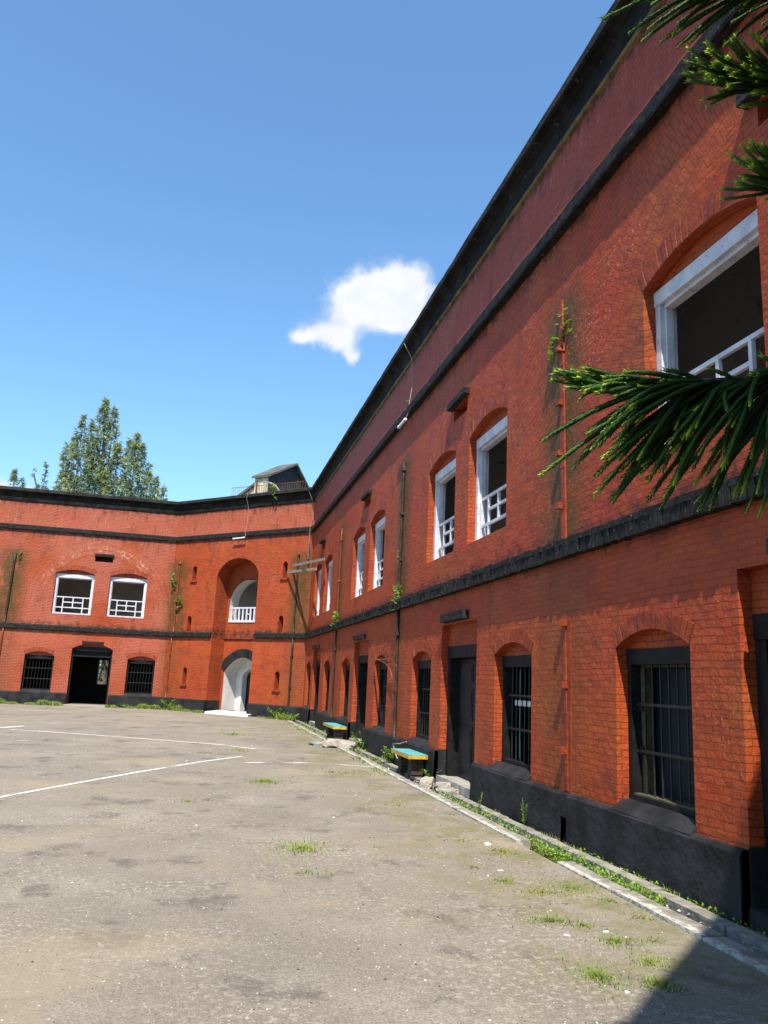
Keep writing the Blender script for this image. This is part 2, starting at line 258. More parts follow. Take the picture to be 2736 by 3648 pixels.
# ------------------------------------------------------------------ geometry helpers
XA, YC, LB, S2 = 4.094, 31.445, 7.788, math.sqrt(.5)
LA = 29.85
W = {'A': (Vector((XA, YC, 0)), Vector((0, -1, 0)), Vector((-1, 0, 0))),
     'B': (Vector((XA, YC, 0)), Vector((-S2, S2, 0)), Vector((-S2, -S2, 0))),
     'C': (Vector((XA - LB * S2, YC + LB * S2, 0)), Vector((-1, 0, 0)), Vector((0, -1, 0))),
     'Z': (Vector((XA, YC - LA, 0)), Vector((-S2, -S2, 0)), Vector((-S2, S2, 0)))}
def P(w, s, z, o=0.):
    a, t, n = W[w]; return a + t * s + n * o + Vector((0, 0, z))
class MB:
    def __init__(s): s.v = []; s.f = []; s.uv = []; s.mi = []
    def poly(s, pts, uvs=None, m=0):
        k = len(s.v); s.v += [tuple(p) for p in pts]; s.f.append(tuple(range(k, k + len(pts)))); s.mi.append(m)
        if uvs is None:
            a, b, c = Vector(pts[0]), Vector(pts[1]), Vector(pts[2]); n = (b - a).cross(c - a)
            if n.length: n.normalize()
            if abs(n.z) > .7: uvs = [(p[0], p[1]) for p in pts]
            else:
                t = Vector((-n.y, n.x, 0));
                if t.length: t.normalize()
                uvs = [(Vector(p).dot(t), p[2]) for p in pts]
        s.uv += list(uvs)
    def hexa(s, p, m=0):                                   # 8 points: bottom ring then top ring
        for q in ((3, 2, 1, 0), (4, 5, 6, 7), (0, 1, 5, 4), (1, 2, 6, 5), (2, 3, 7, 6), (3, 0, 4, 7)): s.poly([p[i] for i in q], None, m)
    def box(s, w, s0, s1, z0, z1, o0, o1, m=0, j=0.):
        q = lambda v: v + (U(-j, j) if j else 0)
        if w is None: f = lambda a, b, c: Vector((a, c, b))
        else: f = lambda a, b, c: P(w, a, b, c)
        s.hexa([f(q(s0), q(z0), o0), f(q(s1), q(z0), o0), f(q(s1), q(z0), q(o1)), f(q(s0), q(z0), q(o1)), f(q(s0), q(z1), o0), f(q(s1), q(z1), o0), f(q(s1), q(z1), q(o1)), f(q(s0), q(z1), q(o1))], m)
    def tube(s, pts, rad, n=6, m=0, cap=True, uvt=False):
        pts = [Vector(p) for p in pts]; k = len(pts); rads = rad if isinstance(rad, (list, tuple)) else [rad] * k; rings = []; pn = None
        for i in range(k):
            d = (pts[min(i + 1, k - 1)] - pts[max(i - 1, 0)]).normalized()
            if pn is None: pn = d.orthogonal().normalized()
            pn = (pn - d * pn.dot(d)); pn = pn.normalized() if pn.length > 1e-6 else d.orthogonal().normalized()
            bn = d.cross(pn); b0 = len(s.v)
            for a in range(n): s.v.append(tuple(pts[i] + (pn * math.cos(2 * math.pi * a / n) + bn * math.sin(2 * math.pi * a / n)) * rads[i]))
            rings.append(b0)
        for i in range(k - 1):
            for a in range(n):
                b = (a + 1) % n; s.f.append((rings[i] + a, rings[i] + b, rings[i + 1] + b, rings[i + 1] + a)); s.mi.append(m)
                t0, t1 = i / (k - 1), (i + 1) / (k - 1); s.uv += [(t0, a / n), (t0, a / n), (t1, a / n), (t1, a / n)]
        if cap:
            for r, t in ((rings[0], 0.), (rings[-1], 1.)): s.f.append(tuple(r + a for a in range(n))); s.mi.append(m); s.uv += [(t, 0)] * n
    def build(s, name, mats, parent=None, smooth=False, label=None):
        me = bpy.data.meshes.new(name); me.from_pydata(s.v, [], s.f)
        for q in (mats if isinstance(mats, (list, tuple)) else [mats]): me.materials.append(M[q])
        me.polygons.foreach_set('material_index', s.mi); ul = me.uv_layers.new(name='UVMap'); ul.data.foreach_set('uv', [c for q in s.uv for c in q])
        if smooth: me.polygons.foreach_set('use_smooth', [True] * len(s.f))
        me.update(); o = bpy.data.objects.new(name, me); sc.collection.objects.link(o)
        if parent: o.parent = parent; o.matrix_parent_inverse = par_inv(parent)
        if label: o['label'] = label
        return o
def par_inv(p): return Matrix.Translation(-p.location) if p.type == 'EMPTY' else Matrix()
def tag(o, label, cat, group=None):
    o['label'] = label; o['category'] = cat
    if group: o['group'] = group
    return o
def struct(o, kind='structure'): o['kind'] = kind; return o
def thing(name, loc, label, cat, group=None):
    o = bpy.data.objects.new(name, None); o.location = loc; o.empty_display_size = .2; sc.collection.objects.link(o); return tag(o, label, cat, group)

def arch_pts(op, n=14):
    s0, s1, zs, rise = op['s0'], op['s1'], op['z1'] , op.get('rise', 0); out = []
    for i in range(n + 1):
        t = i / n * 2 - 1
        if op.get('ell'): a = math.pi * i / n; t = -math.cos(a); z = zs + rise * math.sin(a)
        else: z = zs + rise * (1 - t * t)
        out.append(((s0 + s1) / 2 + t * (s1 - s0) / 2, z))
    return out
def wall(mb, w, s0, s1, z0, z1, ops, o=0., m=0):
    q = lambda a, b, c, d: mb.poly([P(w, a, c, o), P(w, b, c, o), P(w, b, d, o), P(w, a, d, o)], [(a, c), (b, c), (b, d), (a, d)], m)
    cur = s0
    for op in sorted(ops, key=lambda k: k['s0']):
        if op['s0'] > cur: q(cur, op['s0'], z0, z1)
        if op['z0'] > z0: q(op['s0'], op['s1'], z0, op['z0'])
        ap = arch_pts(op) if op.get('rise') else [(op['s0'], op['z1']), (op['s1'], op['z1'])]
        if ap[0][1] < z1:
            for (a, za), (b, zb) in zip(ap, ap[1:]): mb.poly([P(w, a, za, o), P(w, b, zb, o), P(w, b, z1, o), P(w, a, z1, o)], [(a, za), (b, zb), (b, z1), (a, z1)], m)
        d = op['depth']; mr = op.get('mr', m)
        for e, sg in ((op['s0'], -1), (op['s1'], 1)):
            mb.poly([P(w, e, op['z0'], o), P(w, e, op['z0'], o - d), P(w, e, op['z1'], o - d), P(w, e, op['z1'], o)], [(e, op['z0']), (e + sg * d, op['z0']), (e + sg * d, op['z1']), (e, op['z1'])], mr)
        if not op.get('notop'):
            for (a, za), (b, zb) in zip(ap, ap[1:]): mb.poly([P(w, a, za, o), P(w, b, zb, o), P(w, b, zb, o - d), P(w, a, za, o - d)], [(a, 0), (b, 0), (b, d), (a, d)], mr)
        if not op.get('nobot'): mb.poly([P(w, op['s0'], op['z0'], o), P(w, op['s1'], op['z0'], o), P(w, op['s1'], op['z0'], o - d), P(w, op['s0'], op['z0'], o - d)], None, mr)
        cur = op['s1']
    if cur < s1: q(cur, s1, z0, z1)
def voussoirs(mb, w, op, thick, n, m, o=0., proud=.006, z_min=None, dep=.03):
    N = n * 1; s0, s1, zs, rise = op['s0'], op['s1'], op['z1'], op['rise']; c = (s0 + s1) / 2; hw = (s1 - s0) / 2
    def pt(t, k):
        if op.get('ell'): a = math.pi * (t + 1) / 2; x = -math.cos(a); z = math.sin(a); nx, nz = x / hw, z / rise; x0, z0 = c + hw * x, zs + rise * z
        else: x0, z0 = c + hw * t, zs + rise * (1 - t * t); nx, nz = 2 * rise * t / hw, 1.
        l = math.hypot(nx, nz); return x0 + nx / l * k, z0 + nz / l * k
    for i in range(N):
        ta, tb = -1 + 2 * i / N + .006 + U(0, .008), -1 + 2 * (i + 1) / N - .006 - U(0, .008); k1 = thick + U(-.015, .012); pr = o + proud + U(-.004, .004)
        a, b, cc, d = pt(ta, .0), pt(tb, .0), pt(tb, k1), pt(ta, k1)
        mb.hexa([P(w, *a, o - dep), P(w, *b, o - dep), P(w, *b, pr), P(w, *a, pr), P(w, *d, o - dep), P(w, *cc, o - dep), P(w, *cc, pr), P(w, *d, pr)], m)
def sweep(mb, w, s0, s1, prof, k0=0., k1=0., step=.25, jit=.006, mats=None):
    n = max(1, int((s1 - s0) / step)); rows = []
    for i in range(n + 1):
        row = []
        for (o, z) in prof:
            a = s0 + k0 * max(o, 0); b = s1 - k1 * max(o, 0); s_ = a + (b - a) * i / n; jj = jit if 0 < i < n and o > 0 else 0
            row.append(P(w, s_, z + U(-jj, jj), o + U(-jj, jj)))
        rows.append(row)
    for i in range(n):
        for j in range(len(prof) - 1): mb.poly([rows[i][j], rows[i + 1][j], rows[i + 1][j + 1], rows[i][j + 1]], None, mats[j] if mats else 0)
    for r in (rows[0], rows[-1]): mb.poly(r, None, 0)

# ------------------------------------------------------------------ the fort
fort = thing('fort', (0, 0, 0), 'two-storey red brick fort with black courses and cornice wrapped round the courtyard', 'fort')
K = .4142
LOW_A = [(24.01, 25.28), (20.60, 21.90), (16.10, 17.40), (12.69, 13.98), (8.21, 9.49), (4.82, 6.1), (.38, 1.66), (28.45, 29.6)]
DOOR_A = [(18.02, 19.83), (10.05, 11.86), (2.2, 3.95), (25.94, 27.75)]
UP_A = [(24.67, 26.40), (27.25, 28.95), (19.25, 20.95), (16.84, 18.53), (11.38, 13.06), (8.99, 10.68), (3.70, 5.25), (1.25, 2.87)]
VENT_A = [18.71, 10.79, 3.0, 26.85]
LOW_C = [(4.54, 5.73), (.37, 1.54), (12.4, 13.6), (8.3, 9.5)]; DOOR_C = [(2.19, 3.87), (10.1, 11.8)]; UP_C = [(3.30, 4.92), (1.07, 2.66), (11.25, 12.85), (9.1, 10.7)]; VENT_C = [3.0, 11.0]
ops_low = lambda L: [dict(s0=a, s1=b, z0=.53, z1=2.04, rise=.16, depth=.24) for a, b in L]
ops_up = lambda L: [dict(s0=a, s1=b, z0=3.84, z1=5.62, rise=.17, depth=.3) for a, b in L]
ops_vent = lambda L: [dict(s0=c - .38, s1=c + .38, z0=6.2, z1=6.45, depth=.4) for c in L]
def tymp(mb, w, op, o, z_from, m):
    ap = arch_pts(op)
    for (a, za), (b, zb) in zip(ap, ap[1:]): mb.poly([P(w, a, z_from, o), P(w, b, z_from, o), P(w, b, zb, o), P(w, a, za, o)], [(a, z_from), (b, z_from), (b, zb), (a, za)], m)
ZM, ZU = 3.2, 6.1
# long right wing
mb = MB()
lo = ops_low(LOW_A); do = [dict(s0=a, s1=b, z0=.1, z1=2.60, depth=.34) for a, b in DOOR_A]; up = ops_up(UP_A)
wall(mb, 'A', 0, LA, 0, ZM, lo + do); wall(mb, 'A', 0, LA, ZM, ZU, up); wall(mb, 'A', 0, LA, ZU, 9.19, ops_vent(VENT_A))
for op in lo: tymp(mb, 'A', op, -.125, 2.0, 0); voussoirs(mb, 'A', op, .17, 17, 1)
for op in up: tymp(mb, 'A', op, -.135, 5.58, 0); voussoirs(mb, 'A', op, .23, 22, 1, proud=.004)
for op in do: mb.poly([P('A', op['s0'], 2.2, -.125), P('A', op['s1'], 2.2, -.125), P('A', op['s1'], 2.6, -.125), P('A', op['s0'], 2.6, -.125)], None, 0)
mb.box('A', 22.78, 23.02, .5, 2.42, -.01, .009, 1, .004)
wA = mb.build('wall', ['brickA', 'redplain'], fort)
# left wing
mb = MB(); lo = ops_low(LOW_C); do = [dict(s0=a, s1=b, z0=.06, z1=2.40, rise=.24, depth=.26) for a, b in DOOR_C]; up = ops_up(UP_C)
for op in up: op['z1'] = 5.6
wall(mb, 'C', 0, 14.9, 0, ZM, lo + do); wall(mb, 'C', 0, 14.9, ZM, ZU, up); wall(mb, 'C', 0, 14.9, ZU, 9.19, ops_vent(VENT_C))
for op in lo: tymp(mb, 'C', op, -.125, 2.0, 0); voussoirs(mb, 'C', op, .17, 15, 1, proud=.003)
for op in up: tymp(mb, 'C', op, -.135, 5.58, 0); voussoirs(mb, 'C', op, .2, 22, 1, proud=.003)
for op in do: tymp(mb, 'C', op, -.14, 2.38, 0)
mb.build('wall', ['brickC', 'redplain'], fort)
# gate wing with its tall niche
mb = MB(); NI = (2.74, 5.07); ND = .8
SL = [(6.46, 1.11, 1.72), (6.49, 3.36, 3.92), (6.44, 5.58, 6.12), (1.36, 1.11, 1.72), (1.37, 3.36, 3.92), (1.34, 5.54, 6.12)]
slit = lambda zlo, zhi: [dict(s0=c - .12, s1=c + .12, z0=a, z1=b, rise=.10, depth=.42) for c, a, b in SL if zlo <= a < zhi]
wall(mb, 'B', 0, LB, 0, ZM, slit(0, ZM) + [dict(s0=NI[0], s1=NI[1], z0=0, z1=ZM, depth=ND, notop=1)])
wall(mb, 'B', 0, LB, ZM, 5.0, slit(ZM, 5) + [dict(s0=NI[0], s1=NI[1], z0=ZM, z1=5.0, depth=ND, notop=1, nobot=1)])
nich = dict(s0=NI[0], s1=NI[1], z0=5.0, z1=5.62, rise=.84, ell=1, depth=ND, nobot=1)
wall(mb, 'B', 0, LB, 5.0, 9.19, slit(5, 9) + [nich])
voussoirs(mb, 'B', nich, .23, 44, 0, proud=.002)
voussoirs(mb, 'B', dict(s0=NI[0] - .24, s1=NI[1] + .24, z1=5.62, rise=1.08, ell=1), .22, 52, 0, proud=.001)
# niche back wall: gateway below, balcony arch above
gate = dict(s0=2.92, s1=4.94, z0=0.1, z1=1.72, rise=.60, depth=.82, mr=1, nobot=1); balc = dict(s0=2.86, s1=4.95, z0=3.80, z1=4.55, rise=1.08, ell=1, depth=.55, mr=1)
wall(mb, 'B', NI[0], NI[1], 0, 3.1, [gate], o=-ND); wall(mb, 'B', NI[0], NI[1], 3.1, 6.6, [balc], o=-ND)
mb.box('B', NI[0] + .02, NI[1] - .01, 3.1, 3.32, -ND, -ND + .06, 0, .004)
voussoirs(mb, 'B', dict(s0=2.85, s1=4.96, z1=4.55, rise=1.09, ell=1), .035, 40, 3, o=-ND, proud=.004)
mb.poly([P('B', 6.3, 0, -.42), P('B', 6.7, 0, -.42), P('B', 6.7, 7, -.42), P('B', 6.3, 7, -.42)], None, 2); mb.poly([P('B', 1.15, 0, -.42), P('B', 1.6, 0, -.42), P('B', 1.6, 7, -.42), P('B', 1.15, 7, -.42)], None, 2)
for c, a, b in SL:
    if not (3 < a < 4): mb.box('B', c - .19, c + .19, a - .085, a - .02, -.01, .07, 4, .006)
mb.build('wall', ['brickB', 'whitewash', 'darkroom', 'tan', 'redplain'], fort)
mb = MB(); wall(mb, 'Z', 0, LB, 0, 9.19, []); mb.build('wall', ['brickB'], fort)
# interiors: closed rooms behind each wing
def room(mb, w, s0, s1, z0, z1, d0, d1, backops=(), m=0):
    q = lambda *c: mb.poly([P(w, *x) for x in c], None, m)
    q((s0, z0, -d0), (s0, z0, -d1), (s0, z1, -d1), (s0, z1, -d0)); q((s1, z0, -d0), (s1, z0, -d1), (s1, z1, -d1), (s1, z1, -d0))
    q((s0, z0, -d0), (s1, z0, -d0), (s1, z0, -d1), (s0, z0, -d1)); q((s0, z1, -d0), (s1, z1, -d0), (s1, z1, -d1), (s0, z1, -d1))
    wall(mb, w, s0, s1, z0, z1, list(backops), o=-d1, m=m)
mb = MB(); mlo = MB()
eA = [.05, 6.9, 14.9, 22.85, 29.8]; eC = [.05, 6.75, 14.85]
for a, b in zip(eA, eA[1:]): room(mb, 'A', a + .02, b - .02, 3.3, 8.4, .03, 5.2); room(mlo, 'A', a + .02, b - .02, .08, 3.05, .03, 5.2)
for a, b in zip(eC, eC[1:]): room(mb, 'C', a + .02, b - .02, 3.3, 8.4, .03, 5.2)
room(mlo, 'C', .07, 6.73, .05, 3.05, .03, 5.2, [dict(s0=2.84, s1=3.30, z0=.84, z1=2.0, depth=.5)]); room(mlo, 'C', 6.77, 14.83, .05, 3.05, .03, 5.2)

room(mb, 'B', 2.4, 5.4, 3.3, 6.6, ND + .03, 4.5)
mlo.poly([P('B', 2.8, .08, 0), P('B', 5.05, .08, 0), P('B', 5.05, .08, -4), P('B', 2.8, .08, -4)], None, 0)
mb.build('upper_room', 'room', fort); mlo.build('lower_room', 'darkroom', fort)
mb = MB()                                                                   # whitewashed gate passage
inn = dict(s0=3.05, s1=4.62, z0=.1, z1=1.50, rise=.42, depth=.3, nobot=1, ell=1); wall(mb, 'B', 2.6, 5.3, 0, 2.9, [inn], o=-ND - .82)
wall(mb, 'B', 2.4, 5.6, 0, 2.9, [dict(s0=3.2, s1=4.45, z0=0, z1=2.0, depth=.2, nobot=1)], o=-ND - 2.3); mb.poly([P('B', 3.0, 0, -3.3), P('B', 4.2, 0, -3.3), P('B', 4.2, 2.4, -3.3), P('B', 3.0, 2.4, -3.3)])
mb.build('gate_passage', 'whitewash', fort)
mb = MB(); mb.box('B', 3.55, 4.12, 1.98, 2.12, -ND - .82, -ND - .80); mb.build('sign_plate', 'sign', fort)
mb = MB(); voussoirs(mb, 'B', dict(s0=2.92, s1=4.94, z1=1.76, rise=.58), .34, 1 * 26, 0, o=-ND, proud=.05); mb.build('gate_arch', 'black', fort)
# roofs
mb = MB()
for w, a, b, e0, e1 in (('A', 0, LA, K, K), ('B', 0, LB, K, K), ('C', 0, 14.9, K, 0), ('Z', 0, LB, K, 0)):
    pts = [(a, .02), (b, .02), (b + e1 * 6, -6), (a - e0 * 6, -6)]
    for z in (8.98, 9.1): mb.poly([P(w, s, z, o) for s, o in pts])
    mb.poly([P(w, pts[2][0], 9.1, -6), P(w, pts[3][0], 9.1, -6), P(w, pts[3][0], 0, -6), P(w, pts[2][0], 0, -6)]) if w not in 'C' else None
mb.build('roof', 'hutroof', fort)
# cornice, string courses, plinth
for w, a, b, k0, k1 in (('A', 0, LA, K, K), ('B', 0, LB, K, K), ('C', 0, 14.9, K, 0), ('Z', 0, LB, K, 0)):
    mb = MB(); sweep(mb, w, a, b, [(-.02, 8.60), (.04, 8.625), (.05, 8.68), (.06, 8.95), (.13, 9.0), (.19, 9.02), (.22, 9.045), (.22, 9.16), (.16, 9.19), (-.3, 9.20)], k0, k1, .3, .005, [1, 1, 0, 0, 0, 0, 2, 2, 2])
    mb.build('cornice', ['cornice', 'tan' if w in 'AZ' else 'cornice', 'corntop'], fort)
    zs = (7.34, 7.53) if w in 'AZ' else (7.37, 7.57); po = .12 if w == 'A' else .09
    mb = MB(); sweep(mb, w, a, b, [(-.02, zs[0]), (po - .01, zs[0]), (po, zs[0] + .03), (po, zs[1] - .015), (po - .02, zs[1]), (-.02, zs[1] + .02)], k0, k1, .2, .005); mb.build('string_course', 'course', fort)
mb = MB(); s = .02                                                              # mid course of the long wing: soldier bricks under a broken header row
while s < LA - .05:
    d = U(.070, .080); mb.box('A', s, min(s + d - U(.006, .012), LA), 3.10 + U(-.006, .005), 3.245 + U(-.004, .004), -.02, .112 + U(-.010, .006)); s += d
s = .02
while s < LA - .1:
    d = U(.10, .24)
    if R() > .05: mb.box('A', s, s + d - U(.004, .010), 3.243, 3.312 + U(-.010, .006), -.02, .118 + U(-.014, .010))
    s += d
mb.box('A', 0, LA, 3.11, 3.29, -.02, .095); mb.build('string_course', 'course', fort)
for w, a, b, k0, k1 in (('B', 0, NI[0] - .06, K, 0), ('B', NI[1] + .03, LB, 0, K), ('C', 0, 14.9, K, 0)):
    mb = MB(); sweep(mb, w, a, b, [(-.02, 3.10), (.08, 3.10), (.095, 3.13), (.10, 3.285), (.07, 3.31), (-.02, 3.33)], k0, k1, .12, .007); mb.build('string_course', 'course', fort)
def plinth(w, a, b, k0=0., k1=0., zt=.506, sills=(), depth=.6):
    mb = MB(); sweep(mb, w, a, b, [(.095, -.16), (.09, .0), (.085, zt - .03), (.06, zt), (-.1, zt + .012)], k0, k1, .3, .005)
    for e, kk in ((a, k0), (b, k1)):
        if not kk: mb.poly([P(w, e, -.1, .085), P(w, e, -.1, -depth), P(w, e, zt, -depth), P(w, e, zt, .06)])
    for (c, d) in sills:                                                          # sloped mortar sill up to the window frame
        f = [P(w, c - .02, zt - .005, .07), P(w, d + .02, zt - .005, .07), P(w, d + .005, .60, -.05), P(w, c - .005, .60, -.05), ]
        mb.poly(f); mb.poly([f[3], f[2], P(w, d + .005, .605, -.2), P(w, c - .005, .605, -.2)])
        mb.poly([f[0], f[3], P(w, c - .005, zt, -.05)]); mb.poly([f[1], f[2], P(w, d + .005, zt, -.05)])
    mb.build('plinth', 'black', fort)
plinth('A', 0, 2.18, K, 0, sills=[LOW_A[6]]); plinth('A', 4.1, 10.0, sills=LOW_A[4:6]); plinth('A', 11.95, 18.0, sills=LOW_A[2:4]); plinth('A', 19.92, 22.90, sills=LOW_A[1:2]); plinth('A', 23.06, 25.935, sills=LOW_A[0:1]); mb = MB(); mb.box('A', 22.895, 23.065, .26, .50, .0, .082, 0, .003); mb.build('plinth', 'black', fort); plinth('A', 27.75, LA, 0, K)
plinth('B', 0, NI[0], K, 0); plinth('B', NI[1], LB, 0, K); plinth('C', 0, 2.17, K, 0, sills=[LOW_C[1]]); plinth('C', 3.89, 10.1, 0, 0, sills=[LOW_C[0], LOW_C[3]]); plinth('C', 11.8, 14.9, 0, 0); plinth('Z', 0, LB, K, 0)
mb = MB(); mb.poly([P('B', NI[1] - .012, 0, 0), P('B', NI[1] - .012, 0, -ND), P('B', NI[1] - .012, .5, -ND), P('B', NI[1] - .012, .5, 0)]); mb.build('plinth', 'black', fort)
# doorsteps
mb = MB(); mb.hexa([P('B', 2.3, -.05, .5), P('B', 4.62, -.05, .5), P('B', 5.0, -.05, -ND), P('B', 2.8, -.05, -ND), P('B', 2.3, .085, .48), P('B', 4.62, .085, .48), P('B', 5.04, .11, -ND), P('B', 2.76, .11, -ND)]); mb.build('doorstep', 'whitewash', fort, label='broad pale step in the gateway')
mb = MB(); mb.hexa([P('C', 2.15, -.05, .42), P('C', 3.9, -.05, .42), P('C', 3.9, -.05, -.5), P('C', 2.15, -.05, -.5), P('C', 2.15, .05, .4), P('C', 3.9, .05, .4), P('C', 3.9, .065, -.5), P('C', 2.15, .065, -.5)]); mb.build('doorstep', 'concrete', fort)
for a, b in DOOR_A:
    mb = MB(); mb.box('A', a - .012, a + .012, .10, .53, -.128, .004); mb.build('plinth', 'black', fort)
    mb = MB(); mb.box('A', a + .013, b - .01, -.1, .115, -.6, .03, 0, .01); mb.build('doorstep', 'concrete' if a < 25 else 'black', fort)  # last step coloured black for the shade in that doorway
# hood slabs over vents and doors
for w, L, zz, hw, oo, mm in (('A', VENT_A, 6.45, .5, .11, 'black'), ('C', VENT_C, 6.45, .41, .07, 'black')):
    for c in L:
        mb = MB(); mb.box(w, c - hw, c + hw, zz, zz + .10, -.02, oo, 0, .006); o = mb.build('vent_hood', mm, fort)
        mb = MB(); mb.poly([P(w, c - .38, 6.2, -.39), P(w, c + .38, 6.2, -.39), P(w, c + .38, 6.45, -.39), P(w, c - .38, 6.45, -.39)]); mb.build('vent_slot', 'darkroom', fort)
for a, b in DOOR_A:
    c = (a + b) / 2 - .12; hw = .62 if a < 25 else .30; mb = MB(); mb.box('A', c - hw, c + hw, 2.632, 2.76, -.02, .10, 0, .012); mb.build('door_hood', 'course', fort)
for a, b in DOOR_C:
    c = (a + b) / 2 + .02; mb = MB(); mb.box('C', c - .45, c + .45, 2.63, 2.72, -.02, .05, 0, .005); mb.build('door_hood', 'black', fort)
# upper white windows
def upper_window(w, a, b, zt=5.6):
    mb = MB(); z0, d0, d1 = 3.84, -.31, -.13
    mb.box(w, a + .004, a + .10, z0 + .06, zt - .15, d0, d1, 0, .003); mb.box(w, b - .10, b - .004, z0 + .06, zt - .15, d0, d1, 0, .003)
    mb.box(w, a + .004, b - .004, zt - .15, zt + .01, d0, d1 + .012, 0, .003); mb.box(w, a + .004, b - .004, z0 + .004, z0 + .06, d0, d1 + .015, 0, .003)
    mb.box(w, a + .03, b - .03, zt - .19, zt - .15, d0 + .04, d1 - .04)
    mb.box(w, a + .10, a + .125, z0 + .06, zt - .19, d0 + .05, d1 - .05); mb.box(w, b - .125, b - .10, z0 + .06, zt - .19, d0 + .05, d1 - .05)
    f = mb.build('window', 'white', fort)
    mb = MB(); i0, i1 = a + .126, b - .126; L = i1 - i0; e0, e1 = -.235, -.195; p0, p1 = i0 + L * .20, i0 + L * .80; pc = (i0 + i1) / 2; t = .022
    for z in (4.58, 4.13): mb.box(w, i0, i1, z - t, z + t, e0, e1)
    for q in (p0, p1): mb.box(w, q - t, q + t, z0 + .06, 4.13 - t, e0, e1); mb.box(w, q - t, q + t, 4.13 + t, 4.58 - t, e0, e1)
    mb.box(w, p0 + t, p1 - t, 4.36 - t, 4.36 + t, e0 + .002, e1 - .002)
    mb.box(w, pc - t, pc + t, 4.36 + t, 4.58 - t, e0, e1); mb.box(w, pc - t, pc + t, 4.13 + t, 4.36 - t, e0, e1)
    mb.build('railing', 'white', f)
for a, b in UP_A: upper_window('A', a, b)
for a, b in UP_C: upper_window('C', a, b, 5.57)
# lower barred windows
def lower_window(w, a, b, style):
    mb = MB(); d0, d1 = -.24, -.125; z0, zt = .60, 2.03; fw = .075
    mb.box(w, a + .004, a + fw, z0 + .05, zt - .15, d0, d1); mb.box(w, b - fw, b - .004, z0 + .05, zt - .15, d0, d1); mb.box(w, a + .004, b - .004, zt - .15, zt, d0, d1 + .01); mb.box(w, a + .004, b - .004, z0, z0 + .05, d0, d1 + .006)
    f = mb.build('barred_window', 'woodblack', fort)
    mb = MB(); L = b - a - 2 * fw; n = 8
    for i in range(1, n): x = a + fw + L * i / n; mb.tube([P(w, x, z0 + .05, -.19), P(w, x, zt - .15, -.19)], .0095, 6)
    for z in (1.06, 1.5): mb.box(w, a + fw, b - fw, z - .014, z + .014, -.186, -.178)
    mb.build('bars', 'iron', f)
    if style == 'shut':
        mb = MB(); mb.poly([P(w, a, .6, -.36), P(w, b, .6, -.36), P(w, b, 2.0, -.36), P(w, a, 2.0, -.36)]); mb.build('shutter', 'shutter', f)
        mb = MB(); mb.box(w, a + fw, a + fw + .085, .66, 1.87, -.30, -.232); mb.box(w, a + fw, b - fw, 1.86, 1.885, -.30, -.232); mb.box(w, a + fw, b - fw, .64, .665, -.30, -.135); mb.build('inner_frame', 'ochrewood', f)
        for z in (1.06, 1.48): mb = MB(); mb.box(w, a + fw, a + fw + .07, z - .04, z + .04, -.23, -.20); mb.build('hinge', 'iron', f)
    if style == 'notes':
        for i in range(5):
            mb = MB(); x = a + fw + .31 + i * .155; k = .052 if i < 4 else .05
            if i == 0: x += .02; k = .03
            mb.box(w, x - k, x + k, 1.37, 1.44, -.165, -.162, 0, .003); mb.build('paper_note', 'paper', f)
        mb = MB(); mb.tube([P(w, a + fw + .16, .66, -.30), P(w, a + fw + .16, 1.86, -.30)], .014, 6); mb.build('teal_pipe', 'turq', f)
for i, (a, b) in enumerate(LOW_A): lower_window('A', a, b, ('shut', 'notes')[i] if i < 2 else '')
for a, b in LOW_C: lower_window('C', a, b, '')
# doors
def door_A(a, b, style):
    mb = MB(); d0, d1 = -.34, -.13; zt = 2.22
    mb.box('A', a + .004, a + .13, .116, zt - .17, d0, d1); mb.box('A', b - .13, b - .004, .116, zt - .17, d0, d1); mb.box('A', a + .004, b - .004, zt - .17, zt + .03, d0, d1 + .015, 0, .004)
    f = mb.build('door', 'woodblack', fort)
    if style == 'closed':
        mb = MB(); o = -.30; mb.box('A', a + .13, b - .13, .13, 2.04, o - .05, o)
        c = (a + b) / 2
        for x0, x1 in ((a + .22, c - .06), (c + .06, b - .22)):
            for z0, z1 in ((.25, .95), (1.05, 1.55), (1.65, 1.95)):
                mb.box('A', x0, x1, z0, z1, o, o + .012); mb.box('A', x0 + .05, x1 - .05, z0 + .05, z1 - .05, o + .012, o + .022)
        mb.build('door_leaf', 'door', f)
    if style == 'half':
        mb = MB(); mb.box('A', (a + b) / 2 + .15, b - .13, .13, 2.04, -.33, -.28); mb.build('door_leaf', 'greyleaf', f)
door_A(*DOOR_A[0], 'closed'); door_A(*DOOR_A[1], 'half'); door_A(*DOOR_A[2], 'open'); door_A(*DOOR_A[3], 'closed')
for a, b in DOOR_C:
    mb = MB(); d0, d1 = -.26, -.13
    mb.box('C', a + .004, a + .07, .07, 2.38, d0, d1); mb.box('C', b - .07, b - .004, .07, 2.38, d0, d1); mb.box('C', a + .07, b - .07, 2.31, 2.40, d0, d1 + .01); mb.box('C', a + .07, b - .07, 2.06, 2.12, d0, d1); mb.poly([P('C', a + .1, 2.12, -.24), P('C', b - .1, 2.12, -.24), P('C', b - .1, 2.31, -.24), P('C', a + .1, 2.31, -.24)])
    mb.hexa([P('C', a + .05, 2.38, -.2), P('C', b - .05, 2.38, -.2), P('C', b - .05, 2.38, -.1), P('C', a + .05, 2.38, -.1), P('C', a + .4, 2.5, -.2), P('C', b - .4, 2.5, -.2), P('C', b - .4, 2.5, -.1), P('C', a + .4, 2.5, -.1)])
    mb.build('door', 'woodblack', fort)
